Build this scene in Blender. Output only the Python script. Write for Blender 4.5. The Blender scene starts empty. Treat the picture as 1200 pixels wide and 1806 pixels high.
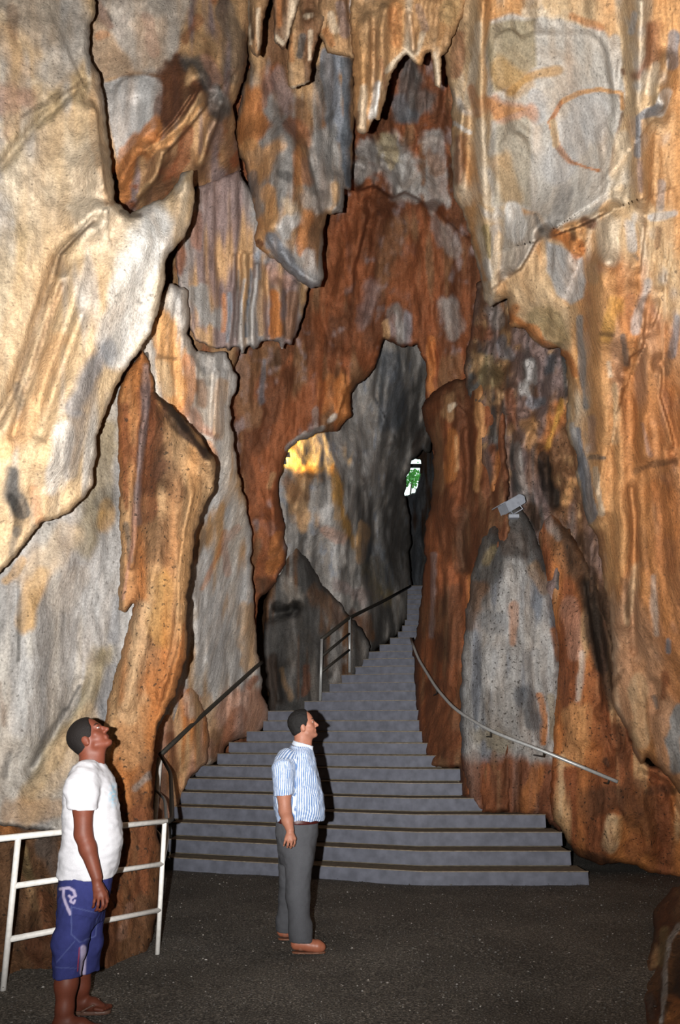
import bpy, bmesh, math, random
import numpy as np
from mathutils import Vector, Matrix

# ------------------------------------------------------------------ camera, world, flash, exposure
scene = bpy.context.scene
COL = scene.collection
F_PX, CX, CY, CAM_H = 1400.0, 600.0, 903.0, 1.60
TILT = math.radians(15.26)
cam_d = bpy.data.cameras.new('camera')
cam_d.sensor_fit = 'VERTICAL'; cam_d.sensor_height = 36.0; cam_d.sensor_width = 24.0
cam_d.lens = F_PX / 1806.0 * 36.0
cam_d.clip_start = 0.05; cam_d.clip_end = 200
cam = bpy.data.objects.new('camera', cam_d); COL.objects.link(cam)
cam.location = (0, 0, CAM_H); cam.rotation_euler = (math.radians(90) + TILT, 0, 0)
scene.camera = cam

world = bpy.data.worlds.new('daylight'); scene.world = world; world.use_nodes = True
bg = world.node_tree.nodes['Background']
bg.inputs[0].default_value = (0.82, 1.0, 0.96, 1); bg.inputs[1].default_value = 1.6

# the camera's own flash, held 20 cm left of the lens
fl = bpy.data.lights.new('camera_flash', 'SPOT')
fl.energy = 6300; fl.color = (1.0, 0.97, 0.93); fl.shadow_soft_size = 0.018
fl.spot_size = math.radians(120); fl.spot_blend = 1.0
flo = bpy.data.objects.new('camera_flash', fl); COL.objects.link(flo)
flo.location = (-0.20, 0.02, CAM_H + 0.01)
flo.rotation_euler = (math.radians(90) + TILT + math.radians(18), 0, 0)   # flash head tipped up towards the roof

vs = scene.view_settings
vs.view_transform = 'Standard'; vs.look = 'None'; vs.exposure = 0.0; vs.gamma = 1.0; vs.use_curve_mapping = False

cy = scene.cycles
cy.max_bounces = 3; cy.diffuse_bounces = 2; cy.glossy_bounces = 1; cy.transmission_bounces = 1; cy.caustics_reflective = False; cy.caustics_refractive = False

# ------------------------------------------------------------------ helpers
CT, ST = math.cos(TILT), math.sin(TILT)
def pts(u, v, Y):
    """photo direction (u,v) at horizontal distance Y -> world xyz (arrays)"""
    u = np.asarray(u, float); v = np.asarray(v, float); Y = np.asarray(Y, float)
    fx = (u - CX) / F_PX; fy = (CY - v) / F_PX
    dy = CT - fy * ST; dz = ST + fy * CT
    k = Y / dy
    return np.stack([fx * k, Y + 0 * k, CAM_H + dz * k], -1)
def pt(u, v, Y): return Vector(pts(u, v, Y).tolist())
def ground(u, v, z=0.0):
    fy = (CY - v) / F_PX
    dy = CT - fy * ST; dz = ST + fy * CT
    return pt(u, v, (z - CAM_H) / dz * dy)

_rng = np.random.RandomState(7)
_perm = np.concatenate([_rng.permutation(512)] * 3).astype(np.int32)
_grad = _rng.normal(size=(512, 3)); _grad /= np.linalg.norm(_grad, axis=1)[:, None]
_grad = _grad.astype(np.float32)
def noise(x, y, z=0.0, seed=0):
    x, y, z = np.broadcast_arrays(np.asarray(x, np.float32), np.asarray(y, np.float32), np.asarray(z, np.float32))
    shp = x.shape
    x = x.ravel() + seed * 17.31; y = y.ravel() + seed * 5.77; z = z.ravel() + seed * 9.13
    xi = np.floor(x); yi = np.floor(y); zi = np.floor(z)
    xf = x - xi; yf = y - yi; zf = z - zi
    xi = xi.astype(np.int32) & 511; yi = yi.astype(np.int32) & 511; zi = zi.astype(np.int32) & 511
    u = xf * xf * xf * (xf * (xf * 6 - 15) + 10)
    v = yf * yf * yf * (yf * (yf * 6 - 15) + 10)
    w = zf * zf * zf * (zf * (zf * 6 - 15) + 10)
    out = 0
    for dx in (0, 1):
        a = _perm[(xi + dx) & 511]; wx = u if dx else 1 - u
        for dy in (0, 1):
            b = _perm[a + ((yi + dy) & 511)]; wy = v if dy else 1 - v
            for dz in (0, 1):
                g = _grad[_perm[b + ((zi + dz) & 511)]]
                out = out + wx * wy * (w if dz else 1 - w) * (g[:, 0] * (xf - dx) + g[:, 1] * (yf - dy) + g[:, 2] * (zf - dz))
    return (out * 1.6).reshape(shp)
def fbm(x, y, z=0.0, o=3, seed=0):
    s = 0; a = 1.0; f = 1.0
    for i in range(o):
        s = s + a * noise(np.asarray(x) * f, np.asarray(y) * f, np.asarray(z) * f, seed + i * 3)
        a *= 0.5; f *= 2.03
    return s
def sstep(a, b, x):
    t = np.clip((x - a) / (b - a), 0, 1); return t * t * (3 - 2 * t)

def seg_dist(U, V, P):
    """distance and signed side (>0 = photo-left when travelling down) to a polyline"""
    best = np.full(U.shape, 1e9); side = np.zeros(U.shape)
    if len(P) == 1: return np.hypot(U - P[0][0], V - P[0][1]), side
    for (x0, y0), (x1, y1) in zip(P[:-1], P[1:]):
        dx, dy = x1 - x0, y1 - y0; L = dx * dx + dy * dy + 1e-9
        t = np.clip(((U - x0) * dx + (V - y0) * dy) / L, 0, 1)
        px = U - x0 - t * dx; py = V - y0 - t * dy
        d = np.hypot(px, py); m = d < best
        best = np.where(m, d, best); side = np.where(m, np.sign(dx * (V - y0) - dy * (U - x0)), side)
    return best, side
def poly_sdf(U, V, P):
    best = np.full(U.shape, 1e9); ins = np.zeros(U.shape, bool)
    n = len(P)
    for i in range(n):
        x0, y0 = P[i]; x1, y1 = P[(i + 1) % n]
        dx, dy = x1 - x0, y1 - y0; L = dx * dx + dy * dy + 1e-9
        t = np.clip(((U - x0) * dx + (V - y0) * dy) / L, 0, 1)
        best = np.minimum(best, (U - x0 - t * dx) ** 2 + (V - y0 - t * dy) ** 2)
        c = ((y0 > V) != (y1 > V))
        if dy != 0: ins ^= c & (U < dx * (V - y0) / dy + x0)
    d = np.sqrt(best)
    return np.where(ins, d, -d)
def tps(ctrl):
    C = np.array(ctrl, float); X = C[:, :2] / 500.0; n = len(C)
    def K(A, B):
        r2 = ((A[:, None, :] - B[None]) ** 2).sum(-1) + 1e-9
        return 0.5 * r2 * np.log(r2)
    Pm = np.c_[np.ones(n), X]
    M = np.block([[K(X, X) + 0.01 * np.eye(n), Pm], [Pm.T, np.zeros((3, 3))]])
    w = np.linalg.solve(M, np.r_[C[:, 2], 0, 0, 0])
    lo, hi = C[:, 2].min(), C[:, 2].max(); pad = 0.25 * (hi - lo) + 0.2
    def f(U, V):
        Q = np.stack([U, V], -1) / 500.0; o = w[n] + Q @ w[n + 1:]
        for i in range(n):
            r2 = ((Q - X[i]) ** 2).sum(-1) + 1e-9
            o = o + w[i] * 0.5 * r2 * np.log(r2)
        return np.clip(o, lo - pad, hi + pad)
    return f

def lin(c):
    c = np.array(c, float) / 255.0
    return np.where(c <= 0.04045, c / 12.92, ((c + 0.055) / 1.055) ** 2.4)
PAL = {k: lin(v) for k, v in dict(
    cream=(240, 221, 194), pale=(212, 203, 192), white=(250, 247, 242), tan=(206, 166, 122), sand=(224, 194, 154),
    orange=(202, 132, 76), lorange=(226, 172, 116), rust=(148, 90, 58), drust=(108, 68, 46), brown=(134, 98, 70), dbrown=(78, 58, 44),
    grey=(166, 162, 158), lgrey=(204, 202, 200), bgrey=(146, 150, 158), dgrey=(96, 94, 92), black=(34, 31, 28), ochre=(206, 156, 78),
    yellow=(226, 176, 60), olive=(164, 146, 104), pink=(206, 158, 134), mauve=(148, 128, 124), slate=(102, 108, 116), panel=(210, 204, 195)).items()}

def tag(o, label=None, cat=None, group=None, kind=None):
    if label: o['label'] = label
    if cat: o['category'] = cat
    if group: o['group'] = group
    if kind: o['kind'] = kind
    return o
def empty(name, loc=(0, 0, 0), parent=None):
    o = bpy.data.objects.new(name, None); o.location = loc; o.empty_display_size = 0.1
    COL.objects.link(o)
    if parent: o.parent = parent
    return o
def link(name, me, mat, parent=None, smooth=True):
    if mat is not None: me.materials.append(mat)
    if smooth: me.polygons.foreach_set('use_smooth', np.ones(len(me.polygons), bool))
    o = bpy.data.objects.new(name, me); COL.objects.link(o)
    if parent:
        o.parent = parent; me.transform(Matrix.Translation(-wloc(parent)))
    return o
def wloc(p):
    v = Vector(p.location)
    while p.parent: p = p.parent; v = v + Vector(p.location)
    return v
def mesh_np(name, co, quads, tris=None):
    me = bpy.data.meshes.new(name)
    q = np.asarray(quads, np.int32).reshape(-1, 4)
    t = np.zeros((0, 3), np.int32) if tris is None else np.asarray(tris, np.int32).reshape(-1, 3)
    me.vertices.add(len(co)); me.vertices.foreach_set('co', np.asarray(co, np.float32).ravel())
    nl = q.size + t.size
    me.loops.add(nl); me.loops.foreach_set('vertex_index', np.r_[q.ravel(), t.ravel()].astype(np.int32))
    me.polygons.add(len(q) + len(t))
    st = np.r_[np.arange(len(q)) * 4, q.size + np.arange(len(t)) * 3].astype(np.int32)
    me.polygons.foreach_set('loop_start', st)
    me.update(calc_edges=True); me.validate()
    return me
def vcol(me, col, name='Col', alpha=1.0):
    a = me.color_attributes.new(name, 'FLOAT_COLOR', 'POINT')
    c = np.ones((len(me.vertices), 4), np.float32); c[:, :3] = col; c[:, 3] = alpha
    a.data.foreach_set('color', c.ravel())

# ------------------------------------------------------------------ materials
def nodemat(name):
    m = bpy.data.materials.new(name); m.use_nodes = True
    nt = m.node_tree; b = nt.nodes['Principled BSDF']
    return m, nt, b
def simple(name, rgb, rough=0.7, metal=0.0, spec=0.3, nscale=30, namt=0.15, bump=0.0):
    m, nt, b = nodemat(name)
    b.inputs['Roughness'].default_value = rough; b.inputs['Metallic'].default_value = metal
    b.inputs['Specular IOR Level'].default_value = spec
    tc = nt.nodes.new('ShaderNodeTexCoord'); n = nt.nodes.new('ShaderNodeTexNoise')
    n.inputs['Scale'].default_value = nscale; n.inputs['Detail'].default_value = 5
    nt.links.new(tc.outputs['Object'], n.inputs['Vector'])
    r = nt.nodes.new('ShaderNodeMapRange'); r.inputs[1].default_value = 0.3; r.inputs[2].default_value = 0.7
    r.inputs[3].default_value = 1 - namt; r.inputs[4].default_value = 1 + namt
    nt.links.new(n.outputs[0], r.inputs[0])
    mx = nt.nodes.new('ShaderNodeVectorMath'); mx.operation = 'SCALE'
    mx.inputs[0].default_value = tuple(lin(rgb)); nt.links.new(r.outputs[0], mx.inputs['Scale'])
    nt.links.new(mx.outputs[0], b.inputs['Base Color'])
    if bump:
        bp = nt.nodes.new('ShaderNodeBump'); bp.inputs['Strength'].default_value = bump; bp.inputs['Distance'].default_value = 0.01
        nt.links.new(n.outputs[0], bp.inputs['Height']); nt.links.new(bp.outputs[0], b.inputs['Normal'])
    return m
def rock_material(name, bump=0.45, pit=0.5, spec=0.25, rough=0.72):
    """vertex stains x mineral grain, vertical drip streaks, pits"""
    m, nt, b = nodemat(name); N = nt.nodes.new; L = nt.links.new
    b.inputs['Roughness'].default_value = rough; b.inputs['Specular IOR Level'].default_value = spec
    at = N('ShaderNodeAttribute'); at.attribute_name = 'Col'
    tc = N('ShaderNodeTexCoord')
    mp = N('ShaderNodeMapping'); mp.inputs['Scale'].default_value = (1, 1, 0.22); L(tc.outputs['Object'], mp.inputs[0])
    n1 = N('ShaderNodeTexNoise'); n1.inputs['Scale'].default_value = 14; n1.inputs['Detail'].default_value = 5; n1.inputs['Roughness'].default_value = 0.62
    L(mp.outputs[0], n1.inputs['Vector'])
    n2 = N('ShaderNodeTexNoise'); n2.inputs['Scale'].default_value = 46; n2.inputs['Detail'].default_value = 5; n2.inputs['Roughness'].default_value = 0.72
    L(tc.outputs['Object'], n2.inputs['Vector'])
    def mr(src, a, c, lo, hi):
        r = N('ShaderNodeMapRange'); r.inputs[1].default_value = a; r.inputs[2].default_value = c
        r.inputs[3].default_value = lo; r.inputs[4].default_value = hi; L(src, r.inputs[0]); return r.outputs[0]
    a1 = mr(n1.outputs[0], 0.3, 0.7, 0.40, 0.66); a2 = mr(n2.outputs[0], 0.28, 0.72, 0.60, 1.36)
    mu = N('ShaderNodeMath'); mu.operation = 'MULTIPLY'; L(a1, mu.inputs[0]); L(a2, mu.inputs[1])
    sc = N('ShaderNodeVectorMath'); sc.operation = 'SCALE'; L(at.outputs['Color'], sc.inputs[0]); L(mu.outputs[0], sc.inputs['Scale'])
    # mineral tint drifting along the drips
    n3 = N('ShaderNodeTexNoise'); n3.inputs['Scale'].default_value = 5; n3.inputs['Detail'].default_value = 3
    L(mp.outputs[0], n3.inputs['Vector'])
    tint = N('ShaderNodeMix'); tint.data_type = 'RGBA'; tint.blend_type = 'MULTIPLY'
    L(mr(n3.outputs[0], 0.45, 0.7, 0.0, 0.30), tint.inputs[0]); L(sc.outputs[0], tint.inputs[6]); tint.inputs[7].default_value = (1.0, 0.78, 0.58, 1)
    # dark pits
    vo = N('ShaderNodeTexNoise'); vo.inputs['Scale'].default_value = 26; vo.inputs['Detail'].default_value = 2
    L(tc.outputs['Object'], vo.inputs['Vector'])
    pits = mr(vo.outputs[0], 0.70 - 0.10 * pit, 0.77 - 0.09 * pit, 0.0, pit)
    mk = N('ShaderNodeMix'); mk.data_type = 'RGBA'; L(pits, mk.inputs[0]); L(tint.outputs[2], mk.inputs[6]); mk.inputs[7].default_value = (0.022, 0.016, 0.011, 1)
    L(mk.outputs[2], b.inputs['Base Color'])
    ad = N('ShaderNodeMath'); ad.operation = 'ADD'; L(n1.outputs[0], ad.inputs[0])
    m2 = N('ShaderNodeMath'); m2.operation = 'MULTIPLY'; L(n2.outputs[0], m2.inputs[0]); m2.inputs[1].default_value = 0.8
    L(m2.outputs[0], ad.inputs[1])
    bp = N('ShaderNodeBump'); bp.inputs['Distance'].default_value = 0.045
    bs = N('ShaderNodeMath'); bs.operation = 'MULTIPLY'; bs.inputs[1].default_value = bump; L(at.outputs['Alpha'], bs.inputs[0]); L(bs.outputs[0], bp.inputs['Strength'])
    L(ad.outputs[0], bp.inputs['Height']); L(bp.outputs[0], b.inputs['Normal'])
    return m
ROCK = rock_material('flowstone')
ROCK_ROUGH = rock_material('rough_limestone', bump=0.6, pit=0.8, spec=0.2)

# ------------------------------------------------------------------ rock bodies
def rock(name, poly, depth, base, paint=(), ridges=(), steps=(), flute=(0.05, 2.2, 0.18), lump=(0.12, 0.9),
         fine=(0.02, 6.0), roll=(40, 0.35), jag=(3.5, 14.0), g=4, seed=1, mat=None, thick=1.0, warp=9.0, streak=1.0, parent=None, calm=(), gain=1.0):
    g = min(g, 3.0)
    P = np.array(poly, float)
    u0, v0 = P.min(0) - 3 * g; u1, v1 = P.max(0) + 3 * g
    us = np.arange(u0, u1 + g, g); vs_ = np.arange(v0, v1 + g, g)
    U, V = np.meshgrid(us, vs_)
    JU = U + jag[0] * fbm(U / jag[1], V / (jag[1] * 1.6), 0, 2, seed); JV = V + jag[0] * fbm(U / jag[1], V / (jag[1] * 1.6), 5.5, 2, seed + 2)
    S = poly_sdf(JU, JV, [tuple(p) for p in P])
    gv, gu = np.gradient(S, g); gl = np.hypot(gu, gv) + 1e-6
    keepv = S > -0.75 * g
    ck = keepv[:-1, :-1] & keepv[1:, :-1] & keepv[:-1, 1:] & keepv[1:, 1:]
    ck &= (S[:-1, :-1] + S[1:, :-1] + S[:-1, 1:] + S[1:, 1:]) > 0
    idx = np.arange(U.size).reshape(U.shape)
    q = np.stack([idx[1:, :-1][ck], idx[1:, 1:][ck], idx[:-1, 1:][ck], idx[:-1, :-1][ck]], -1)
    used, inv = np.unique(q, return_inverse=True); q = inv.reshape(q.shape)
    u = U.ravel()[used].copy(); v = V.ravel()[used].copy(); s = S.ravel()[used].copy()
    nu = (gu / gl).ravel()[used]; nv = (gv / gl).ravel()[used]
    # boundary
    e = np.concatenate([q[:, [0, 1]], q[:, [1, 2]], q[:, [2, 3]], q[:, [3, 0]]])
    key = np.sort(e, 1); code = key[:, 0].astype(np.int64) * len(u) + key[:, 1]
    _, first, cnt = np.unique(code, return_index=True, return_counts=True)
    be = e[first[cnt == 1]]
    bv = np.unique(be)
    sh = np.clip(s[bv], -1.5 * g, 1.5 * g)
    u[bv] -= sh * nu[bv]; v[bv] -= sh * nv[bv]; s[bv] = 0
    # depth
    Yb = tps(depth)(u, v)
    P0 = pts(u, v, Yb)
    x, y, z = P0[:, 0], P0[:, 1], P0[:, 2]
    a, fx, fz = flute
    xa = (u - CX) / F_PX * float(Yb.mean()); ya = 0.3 * y      # drip lines follow the fall of the face
    h = a * (2.0 * np.abs(noise(xa * fx + 0.25 * noise(xa * fx, z * 1.3, 0, seed + 30), ya * fx, z * fz, seed + 4)) - 0.4)
    h = h + a * 0.4 * (2.0 * np.abs(noise(xa * fx * 2.7, ya * fx * 2.7, z * fz * 2.2, seed + 5)) - 0.4)
    h = h + lump[0] * fbm(x * lump[1], y * lump[1], z * lump[1] * 0.7, 3, seed + 6)
    h = h + fine[0] * fbm(xa * fine[1], ya * fine[1], z * fine[1] * 0.45, 3, seed + 9)
    h = h + fine[0] * 0.55 * fbm(xa * fine[1] * 3.1, ya * fine[1] * 3.1, z * fine[1] * 1.2, 2, seed + 41)
    wu = u + warp * 0.6 * fbm(x * 2.2, y, z * 1.2, 2, seed + 12); wv = v + warp * fbm(x * 2.2, y, z * 1.2, 2, seed + 14)
    still = np.zeros(len(u))
    for (w, line) in calm:
        d, _ = seg_dist(wu, wv, line); still = np.maximum(still, sstep(w, w * 0.75, d))
    h = h * (1 - 0.85 * still)
    for (amp, w, line) in ridges:
        d, _ = seg_dist(wu, wv, line); h = h + amp * np.exp(-(d / w) ** 2)
    for (amp, w, line) in steps:
        d, sd = seg_dist(u + 0.35 * (wu - u), v + 0.35 * (wv - v), line)
        ends = np.minimum(np.hypot(u - line[0][0], v - line[0][1]), np.hypot(u - line[-1][0], v - line[-1][1]))
        h = h + amp * np.exp(-d / w) * sstep(-3.2, 2.6, d * sd) * sstep(0, 25, ends)
    w, R = roll[0] * 0.42, roll[1] * 0.42
    t = np.clip(s / w, 0, 1)
    Y = Yb - h * (0.3 + 0.7 * np.clip(s / 14, 0, 1)) + R * (1 - np.sqrt(np.clip(1 - (1 - t) ** 2, 0, 1)))
    co = [pts(u, v, Y)]
    # colour
    st1 = fbm(xa * 3.2, ya * 2, z * 0.28, 3, seed + 16); st2 = fbm(xa * 7.5, ya * 4, z * 0.7, 2, seed + 19)
    lo = fbm(x * 0.8, y * 0.8, z * 0.6, 3, seed + 22); hi = fbm(x * 5, y * 5, z * 3.5, 2, seed + 25)
    bs = [PAL[c] for c in base]
    hi = hi * (1 - 0.5 * still)
    k1 = sstep(-0.45, 0.45, st1 * streak + 0.5 * lo)[:, None]
    col = bs[0] * (1 - k1) + bs[1] * k1
    if len(bs) > 2:
        k2 = sstep(0.1, 0.6, st2 * 0.7 * streak + lo * 0.6)[:, None]; col = col * (1 - k2) + bs[2] * k2
    if len(bs) > 3:
        k3 = sstep(0.25, 0.7, hi * 0.6 - st1 * 0.5)[:, None]; col = col * (1 - k3) + bs[3] * k3
    for (c, op, wd, soft, line) in paint:
        A = np.array(line, float); mg = wd * 1.6 + 30
        m = (u > A[:, 0].min() - mg) & (u < A[:, 0].max() + mg) & (v > A[:, 1].min() - mg) & (v < A[:, 1].max() + mg)
        if not m.any(): continue
        if isinstance(soft, str):      # a stain with a drawn outline: wd = edge softness in px
            sd_ = poly_sdf(wu[m], wv[m], line) + (st2[m] * 0.5 + hi[m] * 0.4) * wd
            k = (op * sstep(-wd, wd, sd_) * np.clip(0.97 + 0.3 * st2[m], 0.6, 1))[:, None]
            col[m] = col[m] * (1 - k) + PAL[c] * k; continue
        d, _ = seg_dist(wu[m], wv[m], line)
        d = d + (st2[m] * 0.42 + hi[m] * 0.34 + st1[m] * 0.12) * min(wd, 24)
        k = min(1.0, op * 1.12) * sstep(wd, wd * (1 - 0.65 * soft) - 0.5, d) * np.clip(0.97 + 0.35 * st2[m], 0.6, 1)
        k = k[:, None]; col[m] = col[m] * (1 - k) + PAL[c] * k
    col = col * gain
    cols = [col]
    # rim wrapping back behind the front face
    n0 = len(u); ring_prev = np.full(n0, -1); ring_prev[bv] = bv; quads = [q]; off = n0
    allow = np.full(len(bv), 0.8); pl = [tuple(p) for p in P]
    for cand in (2.0, 4.0, 8.0, 16.0, 30.0):
        ok = poly_sdf(u[bv] + nu[bv] * cand, v[bv] + nv[bv] * cand, pl) >= 0.5 * cand
        allow = np.where(ok, cand, allow)
    for (inn, back) in ((1.5, 0.10), (6, 0.30), (16, 0.62), (30, 1.0)):
        inn = np.minimum(inn, allow)
        nid = np.full(n0, -1); nid[bv] = off + np.arange(len(bv))
        co.append(pts(u[bv] + nu[bv] * inn, v[bv] + nv[bv] * inn, Y[bv] + back * thick)); cols.append(col[bv])
        quads.append(np.stack([ring_prev[be[:, 1]], ring_prev[be[:, 0]], nid[be[:, 0]], nid[be[:, 1]]], -1))
        ring_prev = nid; off += len(bv)
    co = np.concatenate(co)
    # object origin at the body's lowest middle point
    org = np.array([co[:, 0].mean(), co[:, 1].mean(), max(co[:, 2].min(), 0.0)])
    me = mesh_np(name, co - org, np.concatenate(quads))
    al = np.ones(len(co)); al[:n0] = 1 - 0.85 * still
    vcol(me, np.clip(np.concatenate(cols), 0.004, 1.6), alpha=al)
    o = link(name, me, mat or ROCK)
    o.location = org
    return o
# ------------------------------------------------------------------ the cave (all rock bodies)
# --- outermost shell: the hill around the cavern, with the far exit left open
def shell():
    nu_, nv_ = 72, 40
    co = []; 
    for j in range(nv_ + 1):
        ph = math.pi * j / nv_
        for i in range(nu_):
            th = 2 * math.pi * i / nu_
            co.append((19 * math.sin(ph) * math.cos(th), 9 + 21 * math.sin(ph) * math.sin(th), 4 + 15 * math.cos(ph)))
    co = np.array(co)
    n = fbm(co[:, 0] * 0.25, co[:, 1] * 0.25, co[:, 2] * 0.25, 3, 77)
    co = co + (co - np.array([0, 9, 4])) * (0.05 * n[:, None])
    co[:, 2] = np.maximum(co[:, 2], -2.5)
    q = []
    hole = np.array(pts(727, 842, 27.0)); 
    for j in range(nv_):
        for i in range(nu_):
            f = [j * nu_ + i, j * nu_ + (i + 1) % nu_, (j + 1) * nu_ + (i + 1) % nu_, (j + 1) * nu_ + i]
            c = co[f].mean(0)
            if np.linalg.norm(c - hole) < 2.3: continue
            q.append(f)
    me = mesh_np('ceiling', co, q); vcol(me, np.tile(PAL['brown'], (len(co), 1)))
    return tag(link('ceiling', me, ROCK_ROUGH), 'outer limestone mass of the hill around the cavern', kind='structure')
shell()

def form(o, label, cat='rock formation', group=None): return tag(o, label, cat, group)
def wall(o, label): return tag(o, label, kind='structure')

# 1. big pale slab overhanging on the left
form(rock('flowstone_slab',
    [(-430, -160), (174, -160), (168, 0), (168, 23), (160, 43), (158, 87), (163, 110), (173, 127), (178, 150), (185, 177), (190, 227), (195, 273), (200, 310),
     (203, 353), (230, 377), (253, 367), (290, 347), (310, 328), (320, 305), (340, 302), (343, 320), (342, 377), (338, 390), (323, 420), (293, 457), (290, 500), (283, 533),
     (267, 583), (247, 617), (220, 653), (202, 687), (187, 727), (173, 767), (168, 817), (163, 853), (143, 883), (110, 910), (70, 925), (53, 947), (37, 970), (20, 990),
     (-4, 1012), (-190, 1090), (-430, 1160)],
    [(-190, 0, 5.3), (160, 0, 6.1), (-190, 500, 4.9), (60, 500, 5.55), (0, 250, 5.5), (180, 250, 6.2), (150, 420, 5.75), (320, 330, 6.3), (285, 480, 6.1), (190, 640, 5.95), (60, 800, 5.5), (0, 950, 5.6), (150, 850, 6.05), (-190, 1000, 5.2), (-420, 0, 4.6), (-420, 500, 4.2), (-420, 1100, 4.5)],
    ('cream', 'sand', 'pale', 'cream'),
    paint=[('grey', .55, 60, .8, [(20, -20), (60, 30), (120, 60)]), ('tan', .5, 30, .8, [(0, 60), (40, 130), (20, 230)]), ('brown', .5, 16, .9, [(20, 20), (25, 60)]),
           ('pink', .5, 30, .8, [(0, 180), (40, 175)]), ('olive', .4, 24, .9, [(0, 290), (60, 220), (150, 145)]), ('dbrown', .45, 7, .9, [(40, 205), (90, 178), (150, 145)]),
           ('pale', .7, 40, .8, [(90, 120), (140, 75)]), ('tan', .55, 15, .7, [(168, 120), (176, 230), (190, 350)]), ('olive', .3, 40, .9, [(20, 420), (0, 560)]),
           ('white', .95, 44, .8, [(280, 390), (240, 480), (230, 560), (200, 620)]), ('white', .6, 26, .9, [(110, 760), (90, 860)]), ('bgrey', .75, 28, .9, [(185, 625), (155, 680), (130, 720)]),
           ('bgrey', .5, 20, .9, [(140, 740), (125, 830)]), ('tan', .55, 18, .9, [(95, 460), (60, 560), (20, 680)]), ('dbrown', .5, 7, .9, [(160, 388), (130, 418), (108, 445), (100, 480)]),
           ('dbrown', .5, 6, .9, [(90, 500), (55, 600), (25, 690), (0, 730)]), ('brown', .45, 8, .9, [(110, 500), (75, 600), (40, 690)]), ('dgrey', .5, 14, .9, [(30, 680), (35, 730)]),
           ('lorange', .5, 26, .9, [(105, 600), (60, 720), (10, 790)]), ('sand', .5, 30, .9, [(60, 480), (20, 600)]),
           ('dgrey', .85, 20, .6, [(25, 830), (22, 875), (40, 905)]), ('black', .7, 12, .7, [(20, 880), (35, 920), (30, 945)]), ('orange', .4, 14, .9, [(60, 860), (65, 920)]), ('dgrey', .6, 10, .9, [(30, 940), (20, 980)]),
           ('black', .5, 4, .9, [(250, 530), (255, 534)]), ('cream', .6, 14, .8, [(330, 330), (318, 410)]), ('dbrown', .6, 5, .9, [(210, 372), (225, 380), (245, 380)])],
    ridges=[(0.28, 30, [(175, 300), (188, 352), (150, 390)]), (-0.12, 10, [(162, 386), (130, 420), (104, 452), (88, 500), (55, 600), (20, 690), (-10, 740)]),
            (0.22, 40, [(250, 420), (180, 560), (90, 800)]), (-0.08, 9, [(112, 505), (78, 600), (42, 690), (20, 760)]), (0.10, 16, [(150, 470), (120, 570), (75, 690)]), (-0.09, 12, [(145, 560), (110, 650), (70, 760)]),
            (0.10, 14, [(330, 320), (300, 430), (275, 540)]), (-0.06, 9, [(0, 295), (60, 222), (150, 150)])],
    steps=[(0.16, 60, [(158, 170), (172, 200), (180, 290), (186, 350)]), (0.22, 60, [(168, 384), (130, 425), (108, 448), (104, 470)][::-1])],
    flute=(0.05, 1.6, 0.5), lump=(0.12, 0.8), roll=(26, 0.30), g=4, seed=11),
    'huge pale cream flowstone slab overhanging the upper left of the cavern')

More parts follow.
